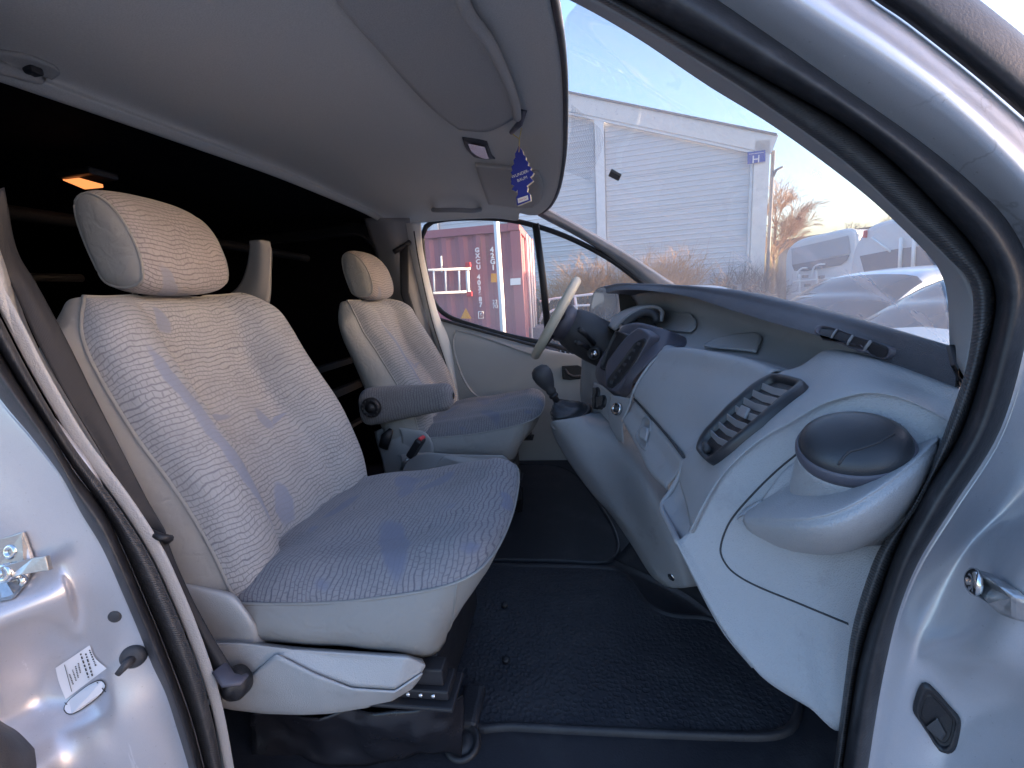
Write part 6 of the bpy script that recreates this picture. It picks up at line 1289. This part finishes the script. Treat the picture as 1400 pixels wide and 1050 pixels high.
# ---- parked cars
def carpaint(name, col):
    n = N(name); return n.set(col, .28, .3, None, Coat_Weight=.6, Coat_Roughness=.05)
def car(label, loc, rot, col, group='cars parked in front of the van', sc=1.0, tall=1.0):
    t = top('parked_car', label, 'car', group, loc=loc); Rm = Matrix.Rotation(rot, 4, 'Z'); MT = Matrix.Translation(loc) @ Rm
    pm = carpaint('car_paint', col)
    # side outline (front at +x): x, lower z, belt z ; roof section
    xs = [-2.10, -2.05, -1.8, -1.3, -.6, 0, .6, 1.0, 1.5, 1.9, 2.08, 2.12]; belt = [.62, .80, .94, .97, .97, .96, .94, .92, .84, .74, .62, .5]; hw = [.62, .74, .82, .85, .86, .86, .86, .85, .83, .76, .66, .55]
    rows = []
    for x, b, w_ in zip(xs, belt, hw):
        b *= tall; r = []
        for f, zz in ((.92, .25), (1.0, .40), (1.03, .62 * b / .95 if b > .6 else .5 * b), (1.0, b - .03), (.93, b + .015)): r.append(V((x, -w_ * f, zz)))
        r += [V((x, -w_ * .5, b + .045)), V((x, 0, b + .06)), V((x, w_ * .5, b + .045))] + [V((p.x, -p.y, p.z)) for p in reversed(r)]
        rows.append(r)
    def fin(g, name, m_, par=None, bev=0):
        o = g.build(name, m_, None, bev); o.data.transform(MT); o.parent = t if par is None else par
        o.matrix_parent_inverse = Matrix.Translation(-V(loc)) if par is None else Matrix.Identity(4)
        return o
    g = MB(); g.grid(grid(rows, 36, 40)); body = fin(g, 'body', pm)
    # greenhouse
    gx = [-1.85, -1.55, -1.1, -.5, 0, .35, .75, 1.25]; gz = [.98, 1.28, 1.43, 1.48, 1.47, 1.42, 1.24, .95]; gw = [.70, .64, .60, .58, .58, .60, .66, .74]
    rows = [[V((x, -w_ - .10 * (1 - abs(z - 1.48) / .5) * 0, .93 * tall)) , V((x, -w_ * 1.0, (.93 + (z - .93) * .55) * tall)), V((x, -w_ * .93, (z - .04) * tall)), V((x, -w_ * .6, z * tall + .01)), V((x, 0, z * tall + .025)), V((x, w_ * .6, z * tall + .01)), V((x, w_ * .93, (z - .04) * tall)), V((x, w_, (.93 + (z - .93) * .55) * tall)), V((x, w_, .93 * tall))] for x, z, w_ in zip(gx, gz, gw)]
    GG = grid(rows, 33, 36); g = MB(); g.grid(GG); fin(g, 'roof', pm, body)
    def gpatch(u0, u1, v0, v1, name, off=.008, inset_=None):
        c_ = V((-.2, 0, .9)); H = [[GG[int(round(j))][int(round(i))] for i in [u0 + (u1 - u0) * k / 10 for k in range(11)]] for j in [v0 + (v1 - v0) * k / 10 for k in range(11)]]
        q = []
        for r in H: q.append([p + (p - V((p.x * .8, 0, .9))).normalized() * off for p in r])
        g = MB(); g.grid(q); fin(g, name, M['darkglass'], body)
    gpatch(7, 25, 25, 34, 'windscreen'); gpatch(7, 25, 1, 7, 'rear_window'); gpatch(1, 6, 9, 17, 'side_window'); gpatch(1, 6, 18, 27, 'side_window'); gpatch(26, 31, 9, 17, 'side_window'); gpatch(26, 31, 18, 27, 'side_window')
    for x in (-1.3, 1.35):
        for y in (-.78, .78):
            g = MB(); g.lathe((x, y, .31), (0, 1, 0), [(.19, -.10), (.30, -.09), (.315, -.05), (.315, .05), (.30, .09), (.19, .10)], 24); wl = fin(g, 'wheel', M['rubber'])
            g = MB(); s = -1 if y < 0 else 1; g.lathe((x, y + .10 * s, .31), (0, s, 0), [(.19, -.02), (.18, .005), (.05, .012), (.0005, .012)], 20); fin(g, 'hub_cap', M['chrome'], wl)
    for y in (-.56, .56):
        g = MB(); g.lathe((2.02, y, .64 * tall), (1, 0, .3), [(.10, -.05), (.10, .02), (.06, .05), (.0005, .055)], 18, (0, 1, 0), .6); fin(g, 'headlight', M['chrome'])
        g = MB(); g.box((.62, y * 1.72, .98 * tall), (.10, .16, .11)); fin(g, 'wing_mirror', pm, body, .03)
    return t
car('white car with only its roof above the dashboard, before the grey bushes', gnd(955, 9.3) , .05, (.68, .68, .69), tall=1.03)
car('silver blue car in front of the caravan, nose to the left', gnd(1215, 5.6), PI + .35, (.46, .52, .60), tall=1.06)
car('pale blue car nearest the windscreen, right of the silver blue one', gnd(1335, 3.9) + V((.5, 0, 0)), PI + .25, (.55, .61, .68), tall=1.03)
